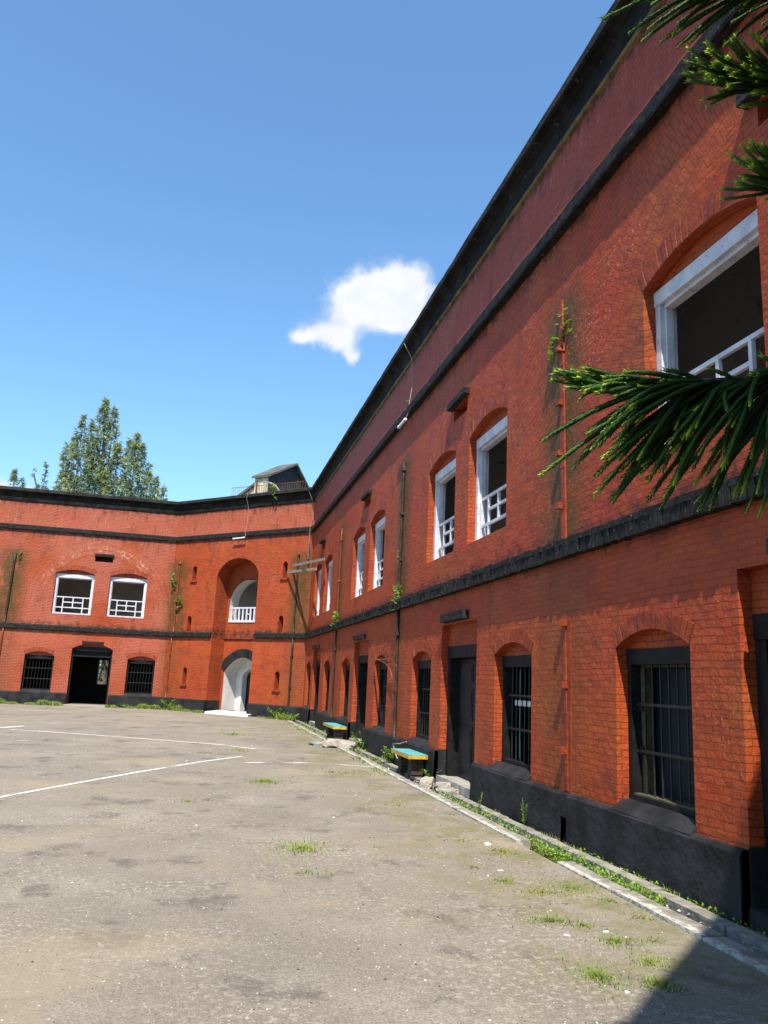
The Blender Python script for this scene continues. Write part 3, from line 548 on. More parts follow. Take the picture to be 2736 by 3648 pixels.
# gate balcony railing
mb = MB(); o0, o1 = -ND - .10, -ND - .05
mb.box('B', 2.87, 4.93, 4.40, 4.46, o0, o1); mb.box('B', 2.87, 4.94, 3.805, 3.90, -ND - .3, -ND + .03)
for i in range(10):
    x = 4.86 - i * .215; mb.box('B', x - .032, x + .032, 3.90, 4.40, o0, o1)
mb.box('B', 3.82, 3.97, 4.14, 4.18, o0 + .004, o1 - .004); mb.build('railing', 'white', fort)
# drainpipes
def drainpipe(w, s, z0, z1, m, o=.035, r=.035, s1=None):
    mb = MB(); s1 = s if s1 is None else s1; n = 8
    mb.tube([P(w, s1 + (s - s1) * i / n + U(-.006, .006), z0 + (z1 - z0) * i / n, o) for i in range(n + 1)], r, 8); p = mb.build('drainpipe', m, fort, True)
    return p
def brackets(w, s, zl, p, m='redplain'):
    for z in zl:
        mb = MB(); mb.box(w, s - .05, s + .05, z - .035, z + .035, 0, .085, 0, .006); mb.build('bracket', m, p)
def strip_pipe(w, s_, z0, z1, s1, wd=.055):
    mb = MB(); n = 7
    for i in range(n):
        za, zb = z0 + (z1 - z0) * i / n, z0 + (z1 - z0) * (i + 1) / n - .004; ca, cb = s1 + (s_ - s1) * i / n, s1 + (s_ - s1) * (i + 1) / n; o = .022 + U(-.004, .004)
        mb.hexa([P(w, ca - wd, za, -.01), P(w, ca + wd, za, -.01), P(w, ca + wd, za, o), P(w, ca - wd, za, o), P(w, cb - wd, zb, -.01), P(w, cb + wd, zb, -.01), P(w, cb + wd, zb, o), P(w, cb - wd, zb, o)])
    return mb.build('drainpipe', 'redplain', fort)
p = strip_pipe('A', 22.77, 3.34, 6.42, 22.86); brackets('A', 22.81, (5.75, 5.05, 4.4, 3.75), p)
p = strip_pipe('A', 22.87, .53, 2.42, 22.93, .03); brackets('A', 22.89, (2.36, 1.66, .95), p)
p = drainpipe('A', 14.88, 3.33, 6.36, 'pipe_dark', r=.03); brackets('A', 14.88, (6.2, 5.2, 4.2), p, 'pipe_dark')
p = drainpipe('A', 14.90, .5, 3.1, 'pipe_dark', s1=15.02, r=.032); brackets('A', 14.95, (2.6, 1.4), p, 'pipe_dark')
p = drainpipe('A', 7.05, 3.33, 6.26, 'pipe_red', r=.022); brackets('A', 7.05, (5.9, 4.6), p)
p = drainpipe('A', 7.02, .5, 3.1, 'pipe_dark', r=.028); brackets('A', 7.02, (2.5,), p, 'pipe_dark')
p = drainpipe('B', .67, 3.33, 6.44, 'pipe_dark', r=.03); brackets('B', .67, (6.42,), p, 'pipe_dark')
p = drainpipe('B', .66, .08, 3.1, 'pipe_dark', o=.045, r=.04); brackets('B', .66, (2.4, 1.2), p, 'pipe_dark')
p = drainpipe('C', 6.65, 3.33, 6.3, 'pipe_dark', r=.05, s1=6.70); brackets('C', 6.68, (5.0,), p, 'pipe_dark')
p = drainpipe('C', 6.72, .5, 3.1, 'pipe_red', r=.035)
p = drainpipe('B', 7.36, 3.33, 6.44, 'pipe_red', r=.035); brackets('B', 7.36, (6.3, 4.6), p, 'pipe_dark')
p = drainpipe('B', 7.43, .5, 3.1, 'pipe_red', r=.03)
mb = MB(); mb.poly([P('A', 22.8, -.1, .006), P('A', 23.15, -.1, .006), P('A', 23.15, .4, .006), P('A', 22.8, .4, .006)]); mb.build('drain_hole_dark', 'iron', fort)  # black sheet in the plinth gap; the hole's shade is its colour

# ------------------------------------------------------------------ on the roof
hut = thing('roof_hut', P('B', 4, 9.1, -3.4), 'small hut with tarred gable and stained plaster side on the roof above the gateway', 'hut')
D0, D1, DM, SA, SB = -3.0, -5.95, -4.85, 5.24, 6.08
mb = MB(); mb.poly([P('B', SA, 9.1, D0), P('B', SB, 9.1, D0), P('B', SB, 10.95, D0), P('B', SA, 10.95, D0)]); mb.poly([P('B', SB, 9.1, D0), P('B', SB, 9.1, D1), P('B', SB, 11.0, D1), P('B', SB, 11.9, DM), P('B', SB, 10.95, D0)]); mb.build('side_wall', 'hutwall', hut)
mb = MB(); mb.poly([P('B', SA, 9.1, D0), P('B', SA, 9.1, D1), P('B', SA, 11.0, D1), P('B', SA, 11.9, DM), P('B', SA, 10.95, D0)])
mb.box('B', SA - .02, SA + .01, 9.6, 10.15, -3.95, -3.65); mb.build('gable', 'hutblack', hut)
mb = MB(); E0, E1 = SA - .20, SB + .12
def slab(a, b, th=.11): mb.hexa([P('B', E0, a[1] - th, a[0]), P('B', E1, a[1] - th, a[0]), P('B', E1, b[1] - th, b[0]), P('B', E0, b[1] - th, b[0]), P('B', E0, a[1], a[0]), P('B', E1, a[1], a[0]), P('B', E1, b[1], b[0]), P('B', E0, b[1], b[0])])
slab((D0 + .12, 10.98), (DM, 12.03)); slab((DM - .01, 12.03), (D1 - .22, 10.85)); mb.build('roof', 'hutroof', hut)
mb = MB(); mb.hexa([P('B', SB, 9.0, D0 - .1), P('B', 9.0, 9.0, D0 - .1), P('B', 9.0, 9.0, D0 - 1.2), P('B', SB, 9.0, D0 - 1.2), P('B', SB, 10.55, D0 - .1), P('B', 9.0, 9.02, D0 - .1), P('B', 9.0, 9.02, D0 - 1.2), P('B', SB, 10.55, D0 - 1.2)]); mb.build('stair_wall', 'hutwall', hut)
mb = MB(); mb.hexa([P('B', SB, 10.56, D0 + .03), P('B', 9.1, 9.0, D0 + .03), P('B', 9.1, 9.0, D0 - 1.3), P('B', SB, 10.56, D0 - 1.3), P('B', SB, 10.68, D0 + .03), P('B', 9.1, 9.12, D0 + .03), P('B', 9.1, 9.12, D0 - 1.3), P('B', SB, 10.68, D0 - 1.3)]); mb.build('stair_cover', 'hutroof', hut)
mb = MB()
mb.tube([P('B', 5.0, 9.70, -.35), P('B', .9, 9.62, -.35)], .012, 5); mb.tube([P('B', 5.0, 9.30, -.35), P('B', .9, 9.26, -.35)], .010, 5)
for i in range(36): s = 5.0 - i * 4.1 / 35; mb.tube([P('B', s, 9.15, -.35), P('B', s + U(-.03, .03), 9.68, -.35)], .008, 4)
tag(mb.build('roof_railing', 'rust'), 'thin rusty bar railing along the roof edge in front of the tarred hut', 'railing')
for s in (3.55,):
    mb = MB(); mb.box('B', s - .03, s + .03, 9.15, 9.95, -.36, -.31); tag(mb.build('fence_post', 'rust'), 'rusty flat post standing taller than the railing on the roof edge', 'post')
mb = MB(); mb.tube([P('B', 3.5 - 1.0 * math.sin(a), 9.15 + .75 * math.cos(a), -.7) for a in [i * math.pi / 2 / 8 for i in range(9)]], .04, 6)
tag(mb.build('curved_pipe', 'concrete'), 'pale curved pipe bending down behind the roof railing', 'pipe')

# ------------------------------------------------------------------ fixtures hung on the walls
def lamp(w, a, b, o, label, cable):
    t = thing('tube_lamp', P(w, *a, o), label, 'lamp', 'white tube lamps under the cornice')
    A, B = P(w, *a, o), P(w, *b, o); mb = MB(); mb.tube([A, A + (B - A) * .98], .035, 8); 
    for q in (.04, .96): c = A + (B - A) * q; mb.tube([c, c + (B - A).normalized() * .05], .042, 8)
    mb.build('tube', 'tube', t, True); mb = MB(); mb.tube(cable, .007, 5); mb.build('cable', 'wire', t)
lamp('B', (4.18, 7.27), (3.56, 7.29), .17, 'white tube lamp fixed level below the upper black course above the gateway arch', [P('B', 3.56, 7.29, .17), P('B', 3.52, 7.36, .13), P('B', 3.58, 7.56, .11), P('B', 3.55, 8.0, .03), P('B', 3.55, 8.62, .06), P('B', 3.55, 9.0, .23), P('B', 3.5, 9.21, .23)])
lamp('B', (.10, 6.86), (.08, 6.26), .14, 'white tube lamp hanging upright in the corner beside the long wing', [P('B', .10, 6.86, .14), P('B', .12, 7.3, .12), P('B', .13, 7.6, .11), P('B', .06, 8.0, .03), P('B', .10, 8.6, .06), P('B', .2, 9.0, .24)])
lamp('A', (14.72, 7.20), (15.30, 7.20), .16, 'white tube lamp slung below the black course of the long wing', [P('A', 15.30, 7.2, .16), P('A', 15.38, 7.38, .10), P('A', 15.36, 7.56, .1), P('A', 15.30, 8.0, .03), P('A', 15.28, 8.65, .06), P('A', 15.25, 9.0, .25)])
def plank(a, b, label):
    d = (b - a); t = d.normalized(); up = Vector((0, 0, 1)); n = t.cross(up).normalized(); mb = MB(); h, k = .05, .022
    q = [a - up * h - n * k, b - up * h - n * k, b - up * h + n * k, a - up * h + n * k]; mb.hexa(q + [x + up * 2 * h for x in q])
    return tag(mb.build('wooden_plank', 'palewood'), label, 'plank', 'pale planks bridging the wall corner')
plank(P('B', .85, 6.00, .13), P('A', 4.2, 5.66, .12), 'upper of two pale planks bridging the corner to the windows')
plank(P('B', 1.1, 5.74, .13), P('A', 2.3, 5.56, .12), 'lower and shorter of two pale planks bridging the corner')
mb = MB(); mb.tube([P('A', 12.83, 2.10, .06), P('A', 14.84, 2.07, .10)], .013, 6)
mb.tube([P('A', 12.83 + 2.0 * math.sin(a) * .98, 2.10 - .44 * (1 - math.cos(a)), .08) for a in [i * math.pi / 2 / 10 for i in range(11)]], .012, 6)
tag(mb.build('bent_rod', 'rust'), 'thin rusty rod bracket with a curved arm beside a barred window of the long wing', 'rod')
mb = MB(); mb.tube([P('A', 16.35, .52, .13), P('A', 16.0, .45, .16), P('A', 15.55, .42, .18), P('A', 15.65, .30, .18), P('A', 15.8, .18, .16), P('A', 16.2, .06, .13)], .012, 6, uvt=True); tag(mb.build('bent_cable', 'wire', None, True), 'loose white cable bent against the black plinth behind the nearer bench', 'cable')

# ------------------------------------------------------------------ benches
def bench(x0, x1, y0, y1, h, label):
    t = thing('bench', ((x0 + x1) / 2, (y0 + y1) / 2, 0), label, 'bench', 'painted benches along the long wing')
    mb = MB(); mb.box(None, x0 + .004, x1 - .004, h - .012, h, y0 + .004, y1 - .004); o = mb.build('seat', 'turq', t)
    mb = MB(); mb.box(None, x0, x1, h - .07, h - .0125, y0, y1); mb.build('seat_edge', 'yellow', t)
    for yy in (y0 + .12, y1 - .42):
        mb = MB(); z = 0.; k = 0
        while z < h - .075:
            hz = min(.062, h - .072 - z); ins = U(-.012, .012)
            mb.box(None, x0 + .09 + ins, x1 - .06 + U(-.012, .012), z, z + hz - .006, yy + U(-.012, .012), yy + .24 + U(-.012, .012), 0, .003); z += hz
        mb.build('leg', 'pier', t)
bench(3.66, 4.02, 13.75, 15.0, .40, 'nearer turquoise-topped bench with yellow edges on brick legs')
bench(3.62, 3.98, 21.35, 23.1, .40, 'farther turquoise-topped bench beside the pale rubble ramp')

# ------------------------------------------------------------------ ground
mb = MB(); mb.poly([(-500, -500, -.17), (500, -500, -.17), (500, 900, -.17), (-500, 900, -.17)]); struct(mb.build('ground', 'soil'))
mb = MB(); KX = 3.47
mb.poly([(-60, -40, 0), (KX, -40, 0), (KX, 31.5, 0), (-60, 31.5, 0)]); mb.poly([(-60, 31.5, 0), (6, 31.5, 0), (6, 42.2, 0), (-60, 42.2, 0)]); mb.poly([(KX, -40, 0), (KX, 31.5, 0), (KX, 31.5, -.17), (KX, -40, -.17)])
struct(mb.build('courtyard', 'asphalt'))
def kerbstrip(name, x0, x1, zt, zb, gaps):
    mb = MB(); y = 3.0
    while y < 30.6:
        y2 = y + U(.9, 1.3); n = 5
        if not any(a < (y + y2) / 2 < b for a, b in gaps):
            j = U(-.008, .008); zz = zt + U(-.006, .008)
            sx = lambda: U(-.006, .006)
            for i in range(n):
                a = y + (y2 - y - .012) * i / n; b = y + (y2 - y - .012) * (i + 1) / n
                if i == 0: pa = (x0 + j + sx(), x1 + j + sx(), zz)
                pb = (x0 + j + sx(), x1 + j + sx(), zz + U(-.003, .003))
                mb.hexa([Vector((pa[0], a, zb)), Vector((pa[1], a, zb)), Vector((pb[1], b, zb)), Vector((pb[0], b, zb)), Vector((pa[0], a, pa[2])), Vector((pa[1], a, pa[2])), Vector((pb[1], b, pb[2])), Vector((pb[0], b, pb[2]))]); pa = pb
        y = y2
    return struct(mb.build(name, 'kerb'))
kerbstrip('kerb', 3.475, 3.64, .018, -.16, [(7.2, 8.2)])
kerbstrip('drain_edge', 3.82, 3.95, .02, -.16, [(11.6, 13.2), (19.4, 21.2), (7.7, 8.0)])
mb = MB(); mb.poly([(3.94, 2, -.03), (XA - .05, 2, -.02), (XA - .05, 31, -.02), (3.94, 31, -.03)]); mb.poly([(3.665, 2, -.14), (3.81, 2, -.14), (3.81, 31, -.14), (3.665, 31, -.14)]); struct(mb.build('drain_bed', 'soil'))
def line(pts, wd, m='line'):
    pts = [Vector((x, y, .004)) for x, y in pts]; mb = MB(); e = []
    for i, p in enumerate(pts):
        d = (pts[min(i + 1, len(pts) - 1)] - pts[max(i - 1, 0)]).normalized(); n = Vector((-d.y, d.x, 0)) * wd / 2; e.append((p - n, p + n))
    for a, b in zip(e, e[1:]): mb.poly([a[0], b[0], b[1], a[1]])
    return struct(mb.build('painted_line', m))
line([(-3.6, 8.6), (-2.2, 11.08), (-1.5, 12.5), (-.71, 14.03), (.27, 15.78), (1.05, 16.95)], .075)
line([(-4.4, 22.3), (-3.4, 21.85), (-2.37, 21.35), (-.76, 20.45), (.65, 19.6), (1.45, 18.72)], .10)
line([(-4.4, 18.0), (-3.87, 18.72), (-3.38, 19.3)], .06, 'faintline'); line([(-4.95, 22.6), (-4.66, 22.9), (-4.35, 23.7)], .16); line([(-5.6, 22.4), (-4.85, 23.2)], .12)
line([(1.0, 15.75), (1.75, 15.95), (2.3, 16.0), (3.0, 15.75), (3.46, 15.5)], .16, 'faintline')
# gravel
mb = MB(); random.seed(11)
def stone(x, y, r, m, z=0.):
    a = U(0, 6.28); k = len(mb.v); pts = []
    for i in range(5): q = a + i * 1.2566; rr = r * U(.7, 1.2); pts.append((x + rr * math.cos(q), y + rr * math.sin(q), z))
    mb.v += pts + [(x + U(-.3, .3) * r, y + U(-.3, .3) * r, z + r * U(.5, .9))]
    for i in range(5): mb.f.append((k + i, k + (i + 1) % 5, k + 5)); mb.mi.append(m); mb.uv += [(0, 0)] * 3
for i in range(9500):
    y = 3.2 + 24 * R() ** 1.9; x = U(-.46 * y - .3, min(3.44, .62 * y)); rn = R()
    stone(x, y, (.0028 + .0022 * R() + (.006 * R() if R() < .10 else 0)) * (1 + y * .05), 0 if rn < .13 else (1 if rn < .8 else 2))
for i in range(900):
    y = U(4, 28); stone(U(3.67, 4.05), y, U(.006, .02), 1 if R() < .7 else 0, -.03 if R() < .5 else -.02)
struct(mb.build('gravel', ['paper', 'concrete', 'pier']), 'stuff')
# lumps of plaster, paving chips and rubble
def lump(name, loc, size, m, label, cat, group=None, seed=0, flat=.5):
    random.seed(seed); me = bpy.data.meshes.new(name); bm = bmesh.new(); bmesh.ops.create_icosphere(bm, subdivisions=3, radius=1)
    ph = [U(0, 6) for _ in range(6)]
    for v in bm.verts:
        c = v.co; k = 1 + .22 * math.sin(3 * c.x + ph[0]) * math.sin(2.5 * c.y + ph[1]) + .15 * math.sin(6 * c.y + ph[2] + 3 * c.z) + .10 * math.sin(11 * c.x + ph[3]) * math.sin(9 * c.y + ph[4]) + U(-.09, .09)
        for a in range(3): c[a] = max(-.72, min(.72, c[a] * k))
        v.co = Vector((c.x * size[0], c.y * size[1], c.z * size[2]))
    bm.to_mesh(me); bm.free(); me.materials.append(M[m]); o = bpy.data.objects.new(name, me); o.location = loc; o.rotation_euler = (U(-.1, .1), U(-.1, .1), U(0, 3)); sc.collection.objects.link(o)
    return tag(o, label, cat, group)
def gpt(px, py, z=0.):
    u, v = (px - 1368) / 2845.93, (1824 - py) / 2845.93; d = F + cx * u + cy * v; t = (z - 1.6) / d.z; return (d.x * t, d.y * t, z)
for i, (px, py, sz, m, lb) in enumerate([
    (1738, 3011, (.045, .03, .02), 'whitewash', 'roundest white plaster lump in the mossy patch beside the kerb'), (2234, 3536, (.016, .012, .006), 'whitewash', 'small white chip between the two nearest grass tufts'),
    (2159, 3320, (.032, .012, .006), 'whitewash', 'flat white flake lying just above the grass patch nearest the kerb'), (2020, 3333, (.030, .012, .005), 'whitewash', 'long thin white flake left of the grass near the kerb'),
    (1783, 3102, (.045, .008, .006), 'whitewash', 'straight white sliver lying on the moss'), (1712, 3136, (.022, .016, .012), 'concrete', 'grey crumpled lump left of the white sliver'),
    (1995, 3219, (.085, .009, .006), 'palewood', 'long pale stick lying on the paving')]):
    lump('plaster_chip' if i not in (5, 6) else ('stone' if i == 5 else 'stick'), Vector(gpt(px, py)) + Vector((0, 0, sz[2] * .4)), sz, m, lb, ('plaster chip', 'stone', 'stick')[0 if i < 5 else i - 4], 'white plaster chips on the paving' if i < 5 else None, i)
for i, (px, py, sz, m, lb, r) in enumerate([
    (1520, 2792, (.42, .15, .11), 'rubble', 'long pale brick fragment lying in front of the nearer bench', 1.2), (1628, 2790, (.62, .24, .13), 'rubble', 'largest pale rubble chunk against the foot of the panelled door', 1.1),
    (1648, 2815, (.5, .2, .09), 'concrete', 'flat grey concrete piece below the largest rubble chunk', .9), (1578, 2806, (.40, .16, .11), 'rubble', 'pinkish rubble piece between the bench and the panelled door', 1.3), (1600, 2826, (.2, .12, .09), 'concrete', 'smallest grey rubble piece in the drain below the door', .3),
    (1215, 2652, (1.7, .55, .16), 'rubble', 'broad pale rubble ramp laid across the drain by the farther bench', 1.35), (1270, 2640, (1.0, .4, .15), 'rubble', 'raised pale slab against the plinth at the top of the rubble ramp', 1.5), (1165, 2655, (.6, .35, .08), 'concrete', 'low pale fragment at the courtyard end of the rubble ramp', .4)]):
    lump('rubble_piece', Vector(gpt(px, py)) + Vector((0, 0, .0)), sz, m, lb, 'rubble', None, 20 + i).rotation_euler[2] = r
# ------------------------------------------------------------------ grass and weeds
def blade(mb, p, h, w, lean, m):
    a = U(0, 6.28); dx, dy = math.cos(a), math.sin(a); nx, ny = -dy * w, dx * w; l = lean * h; k = len(mb.v)
    mb.v += [(p[0] - nx, p[1] - ny, p[2]), (p[0] + nx, p[1] + ny, p[2]), (p[0] + dx * l * .4 + nx * .7, p[1] + dy * l * .4 + ny * .7, p[2] + h * .6), (p[0] + dx * l * .4 - nx * .7, p[1] + dy * l * .4 - ny * .7, p[2] + h * .6), (p[0] + dx * l, p[1] + dy * l, p[2] + h)]
    mb.f += [(k, k + 1, k + 2, k + 3), (k + 3, k + 2, k + 4)]; mb.mi += [m, m]; mb.uv += [(0, 0)] * 7
random.seed(5); mb = MB()
def patch(px, py, rx, ry, n, h, dry=.2):
    c = gpt(px, py); wd = .0016 + .00042 * c[1]
    for _ in range(n):
        r = abs(random.gauss(0, .62)) * (1 + .5 * math.sin(R() * 40)); a = U(0, 6.28); blade(mb, (c[0] + rx * r * math.cos(a), c[1] + ry * r * math.sin(a), .0), h * .6 * U(.25, 1.1), wd * .75 * U(.6, 1.2), U(.5, 1.8), 1 if R() < dry else 0)
for q in [(1075, 3024, .30, .34, 800, .06, .25), (940, 2785, .33, .4, 520, .075, .2), (670, 2855, .25, .3, 120, .04, .6), (832, 2615, .45, .6, 260, .07, .3), (850, 2673, .38, .5, 220, .06, .3), (1180, 2752, .5, .5, 200, .05, .4), (1090, 3110, .15, .2, 70, .05, .4),
          (2126, 3480, .12, .20, 560, .055, .15), (2345, 3508, .13, .12, 560, .05, .15), (2315, 3430, .14, .12, 330, .045, .2), (2193, 3356, .15, .14, 420, .045, .3), (1962, 3281, .20, .14, 420, .045, .3), (2080, 3300, .14, .12, 160, .045, .4),
          (2040, 3165, .32, .34, 700, .035, .4), (1930, 3180, .25, .16, 380, .035, .4), (1790, 3035, .22, .3, 420, .035, .45), (1690, 3090, .22, .2, 160, .03, .5), (1800, 3140, .2, .2, 240, .035, .4), (1640, 2995, .25, .4, 240, .035, .5), (2285, 3270, .16, .15, 220, .03, .5), (2330, 3355, .15, .15, 140, .03, .5), (2170, 3210, .2, .2, 160, .035, .4),
          (1420, 2870, .3, .4, 160, .035, .5), (1300, 2760, .3, .6, 120, .04, .5), (1075, 2600, .4, .9, 200, .06, .4), (1150, 2660, .35, .6, 140, .05, .4), (2150, 3100, .18, .2, 160, .03, .4)]: patch(*q)
def strip(f, n, h, wd, dry, zz=0., lo=0., hi=1.):
    for _ in range(n):
        s = U(lo, hi); c = f(s, R()); blade(mb, (c.x, c.y, zz), h * U(.3, 1.2) * (.55 + .45 * math.sin(s * 3.1) + .2 * math.sin(s * 11)), wd * U(.7, 1.4), U(.2, .9), 1 if R() < dry else 0)
strip(lambda s, t: P('C', s, 0, .10 + .55 * t * t), 5200, .19, .011, .15, 0, -.1, 2.2); strip(lambda s, t: P('C', s, 0, .10 + .62 * t * t), 11000, .19, .011, .15, 0, 3.85, 9.)
strip(lambda s, t: P('B', s, 0, .10 + .40 * t * t), 4200, .22, .011, .15, 0, 5.05, 7.7); strip(lambda s, t: P('B', s, 0, .10 + .45 * t * t), 1500, .22, .011, .15, 0, .2, 1.8)
strip(lambda s, t: Vector((U(3.67, 3.80), s, 0)), 2600, .15, .0045, .1, -.12, 6.0, 8.3); strip(lambda s, t: Vector((U(3.67, 3.80), s, 0)), 1500, .14, .005, .1, -.12, 8.3, 12.6); strip(lambda s, t: Vector((U(3.68, 3.79), s, 0)), 500, .09, .0035, .3, -.13, 4.2, 6.0)
strip(lambda s, t: Vector((U(3.97, 4.02), s, 0)), 900, .07, .0035, .35, -.02, 4.5, 10.5); strip(lambda s, t: Vector((U(3.7, 3.98), s, 0)), 1700, .11, .008, .2, -.02, 15.5, 30.); strip(lambda s, t: Vector((U(3.3, 3.5), s, 0)), 700, .06, .008, .4, 0., 14, 30.)
gr = mb.build('grass', ['grass', 'drygrass']); gr['kind'] = 'stuff'
def leafy(mb, c, d, size, m=0):
    d = Vector(d).normalized(); s = d.cross(Vector((0, 0, 1)))
    if s.length < .1: s = Vector((1, 0, 0))
    s.normalize(); s *= size * .36; k = len(mb.v); n = d * size
    for q in (c, c + n * .45 + s, c + n, c + n * .45 - s): mb.v.append(tuple(q))
    mb.f.append((k, k + 1, k + 2, k + 3)); mb.mi.append(m); mb.uv += [(0, 0)] * 4
mb = MB(); random.seed(8)                                                          # low leafy cover in the drain
for _ in range(2600):
    y = U(6.1, 8.2) if R() < .55 else U(8.2, 12.2); c = Vector((U(3.63, 3.83), y, U(-.10, .03))); leafy(mb, c, (U(-1, 1), U(-1, 1), U(.1, .9)), U(.02, .042))
for _ in range(500): y = U(5.2, 8.0); leafy(mb, Vector((U(3.95, 4.01), y, U(-.02, .03))), (U(-1, .3), U(-1, 1), U(.1, .9)), U(.015, .03))
o = mb.build('ground_cover', 'weed'); o['kind'] = 'stuff'
def weed(loc, h, n, spread, leaf, label, seed, per=16, lean=None):
    random.seed(seed); t = thing('weed_plant', loc, label, 'weed'); st = MB(); lf = MB(); L = Vector(loc)
    for i in range(n):
        a = U(0, 6.28) if lean is None else lean[i % len(lean)] + U(-.2, .2); hh = h * U(.65, 1.05); tip = L + Vector((math.cos(a) * spread * U(.6, 1.), math.sin(a) * spread * U(.6, 1.), hh)); mid = L + (tip - L) * .5 + Vector((0, 0, hh * .06)); pts = [L, mid, tip]
        st.tube(pts, [.0035, .003, .0015], 4)
        for k in range(per):
            q = U(.12, 1.); c = L + (tip - L) * q + Vector((0, 0, .12 * hh * q * (1 - q))); leafy(lf, c, (U(-1, 1), U(-1, 1), U(-.1, .9)), leaf * U(.6, 1.2) * (1.15 - .5 * q))
    st.build('stem', 'weed', t); lf.build('leaves', 'weed', t)
weed(gpt(1867, 2941), .30, 4, .13, .028, 'forked weed with two leafy stems in front of the black plinth', 1, 22, (1.6, -1.5)); weed(gpt(1995, 2985), .26, 4, .05, .045, 'yellow-green weed growing by the drain hole in the plinth', 2, 10)
weed(gpt(2100, 3039), .24, 3, .06, .035, 'upright single weed nearest the camera against the plinth', 3, 14); weed(gpt(1707, 2890), .24, 3, .05, .03, 'tall thin weed at the corner where the plinth starts', 4, 14)
weed(gpt(1390, 2722), .36, 14, .26, .07, 'bushy weed to the left of the nearer bench', 5, 20); weed(gpt(1540, 2782), .24, 10, .3, .06, 'low weed clump between the nearer bench and the door', 6, 16)
weed(gpt(1290, 2672), .42, 18, .38, .06, 'large bushy weed beside the pale rubble ramp', 7, 34); weed(gpt(1255, 2632), .3, 9, .25, .08, 'small weed tuft behind the rubble ramp by the door', 8, 14)
weed(P('B', 6.9, 0, .3), .45, 22, .5, .075, 'leafy bush at the foot of the drainpipe left of the gateway', 9, 34); weed(P('B', 1.1, 0, .25), .42, 20, .45, .07, 'leafy bush at the wall foot right of the gateway', 10, 34); weed(P('B', .1, 0, .6), .28, 14, .5, .07, 'low weed in the far corner at the end of the kerb', 11, 18)
weed(P('C', 4.6, 0, .25), .2, 14, .5, .06, 'low weed under the left barred window of the left wing', 12, 14); weed(P('C', 1.4, 0, .25), .2, 14, .4, .06, 'low weed under the right barred window of the left wing', 13, 14)
def fern(loc, r, n, label, seed, dn=(0, 0, .3), ht=1.):
    random.seed(seed); mb = MB()
    for _ in range(n): c = Vector(loc) + Vector((U(-.3, .3) * r, U(-.5, .5) * r, U(-.9, .9) * r * ht)); leafy(mb, c, (U(-1, 1) + dn[0], U(-1, 1) + dn[1], U(-.9, .9) + dn[2]), r * U(.25, .7))
    tag(mb.build('fern', 'weed'), label, 'fern')
fern(P('B', 2.05, 9.16, .2), .36, 16, 'fern rooted in the cornice under the roof railing', 1); fern(P('A', 14.95, 3.36, .07), .26, 40, 'fern tuft on the lower black course at the dark drainpipe', 2); fern(P('A', 7.1, 3.36, .07), .30, 34, 'fern tuft on the lower black course at the farther red drainpipe', 3)
fern(P('A', 14.84, 4.25, .06), .14, 16, 'small fern clinging halfway up the dark drainpipe', 4); fern(P('A', 22.55, 5.85, .03), .16, 22, 'fern on the wall beside the top of the nearest red drainpipe', 5); fern(P('A', 22.95, 6.05, .03), .20, 30, 'lush fern at the top right of the nearest red drainpipe', 6)
fern(P('A', 24.0, 9.2, .1), .12, 10, 'tiny fern sprouting on the cornice edge against the sky', 7); fern(P('B', 7.62, 5.6, .03), .30, 34, 'mossy fern strip high in the corner left of the gateway', 8); fern(P('B', 7.2, 4.6, .03), .28, 26, 'mossy fern patch beside the left gateway drainpipe', 9)
fern(P('C', 6.5, 6.2, .03), .2, 20, 'yellowish fern at the top of the drainpipe on the left wing', 10); fern(P('A', 15.2, 7.6, .06), .14, 10, 'little fern on the upper black course above the tube lamp', 11)
# ------------------------------------------------------------------ trees behind
def conifer(base, spires, label, seed, n, bl, mats, trunk_r=.3, group=None, cat='tree', name='conifer_tree', dens=1.):
    random.seed(seed); t = thing(name, base, label, cat, group); B = Vector(base); tr = MB(); top = max(s[3] for s in spires); main = max(spires, key=lambda s: s[3])
    tr.tube([B, B + Vector((main[0] * .4, main[1] * .4, main[3] * .5)), Vector((B.x + main[0], B.y + main[1], main[3] - .3))], [trunk_r, trunk_r * .6, .03], 8); cr = MB()
    for (dx, dy, zb, zt, rad) in spires:
        tr.tube([Vector((B.x + dx * .3, B.y + dy * .3, zb - 2.)), Vector((B.x + dx, B.y + dy, zb)), Vector((B.x + dx, B.y + dy, zt - .2))], [.10, .08, .015], 5)
        for k in range(int(n * (zt - zb) * (rad + .3) * dens)):
            q = R() ** 1.25; z = zb + (zt - zb) * q; e = rad * .95 * (1 - q) ** .9 + .06; a = U(0, 6.28); lob = .72 + .34 * math.sin(3 * a + z * 1.9 + seed) ; r = e * lob * R() ** .45
            c = Vector((B.x + dx + r * math.cos(a), B.y + dy + r * math.sin(a), z + U(-.2, .2))); out = Vector((math.cos(a), math.sin(a), U(-.5, .9)))
            nz = math.sin(c.x * 1.7 + seed) * math.sin(c.z * 1.9 + 1) + math.sin(c.y * 2.3) * .6 + U(-.5, .5)
            if nz < -.68: continue
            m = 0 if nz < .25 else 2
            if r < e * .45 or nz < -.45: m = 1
            for _ in range(9):
                d = (out + Vector((U(-1, 1), U(-1, 1), U(-1.1, .7)))).normalized(); l = bl * U(.5, 1.15); s = d.cross(Vector((U(-1, 1), U(-1, 1), U(-1, 1)))).normalized() * bl * .075; k0 = len(cr.v)
                p0 = c + d * l * .1; p1 = c + d * l + Vector((0, 0, -l * .15)); cr.v += [tuple(p0 - s), tuple(p0 + s), tuple(p1)]; cr.f.append((k0, k0 + 1, k0 + 2)); cr.mi.append(m); cr.uv += [(0, 0)] * 3
    tr.build('trunk', 'bark', t, True); cr.build('crown', mats, t)
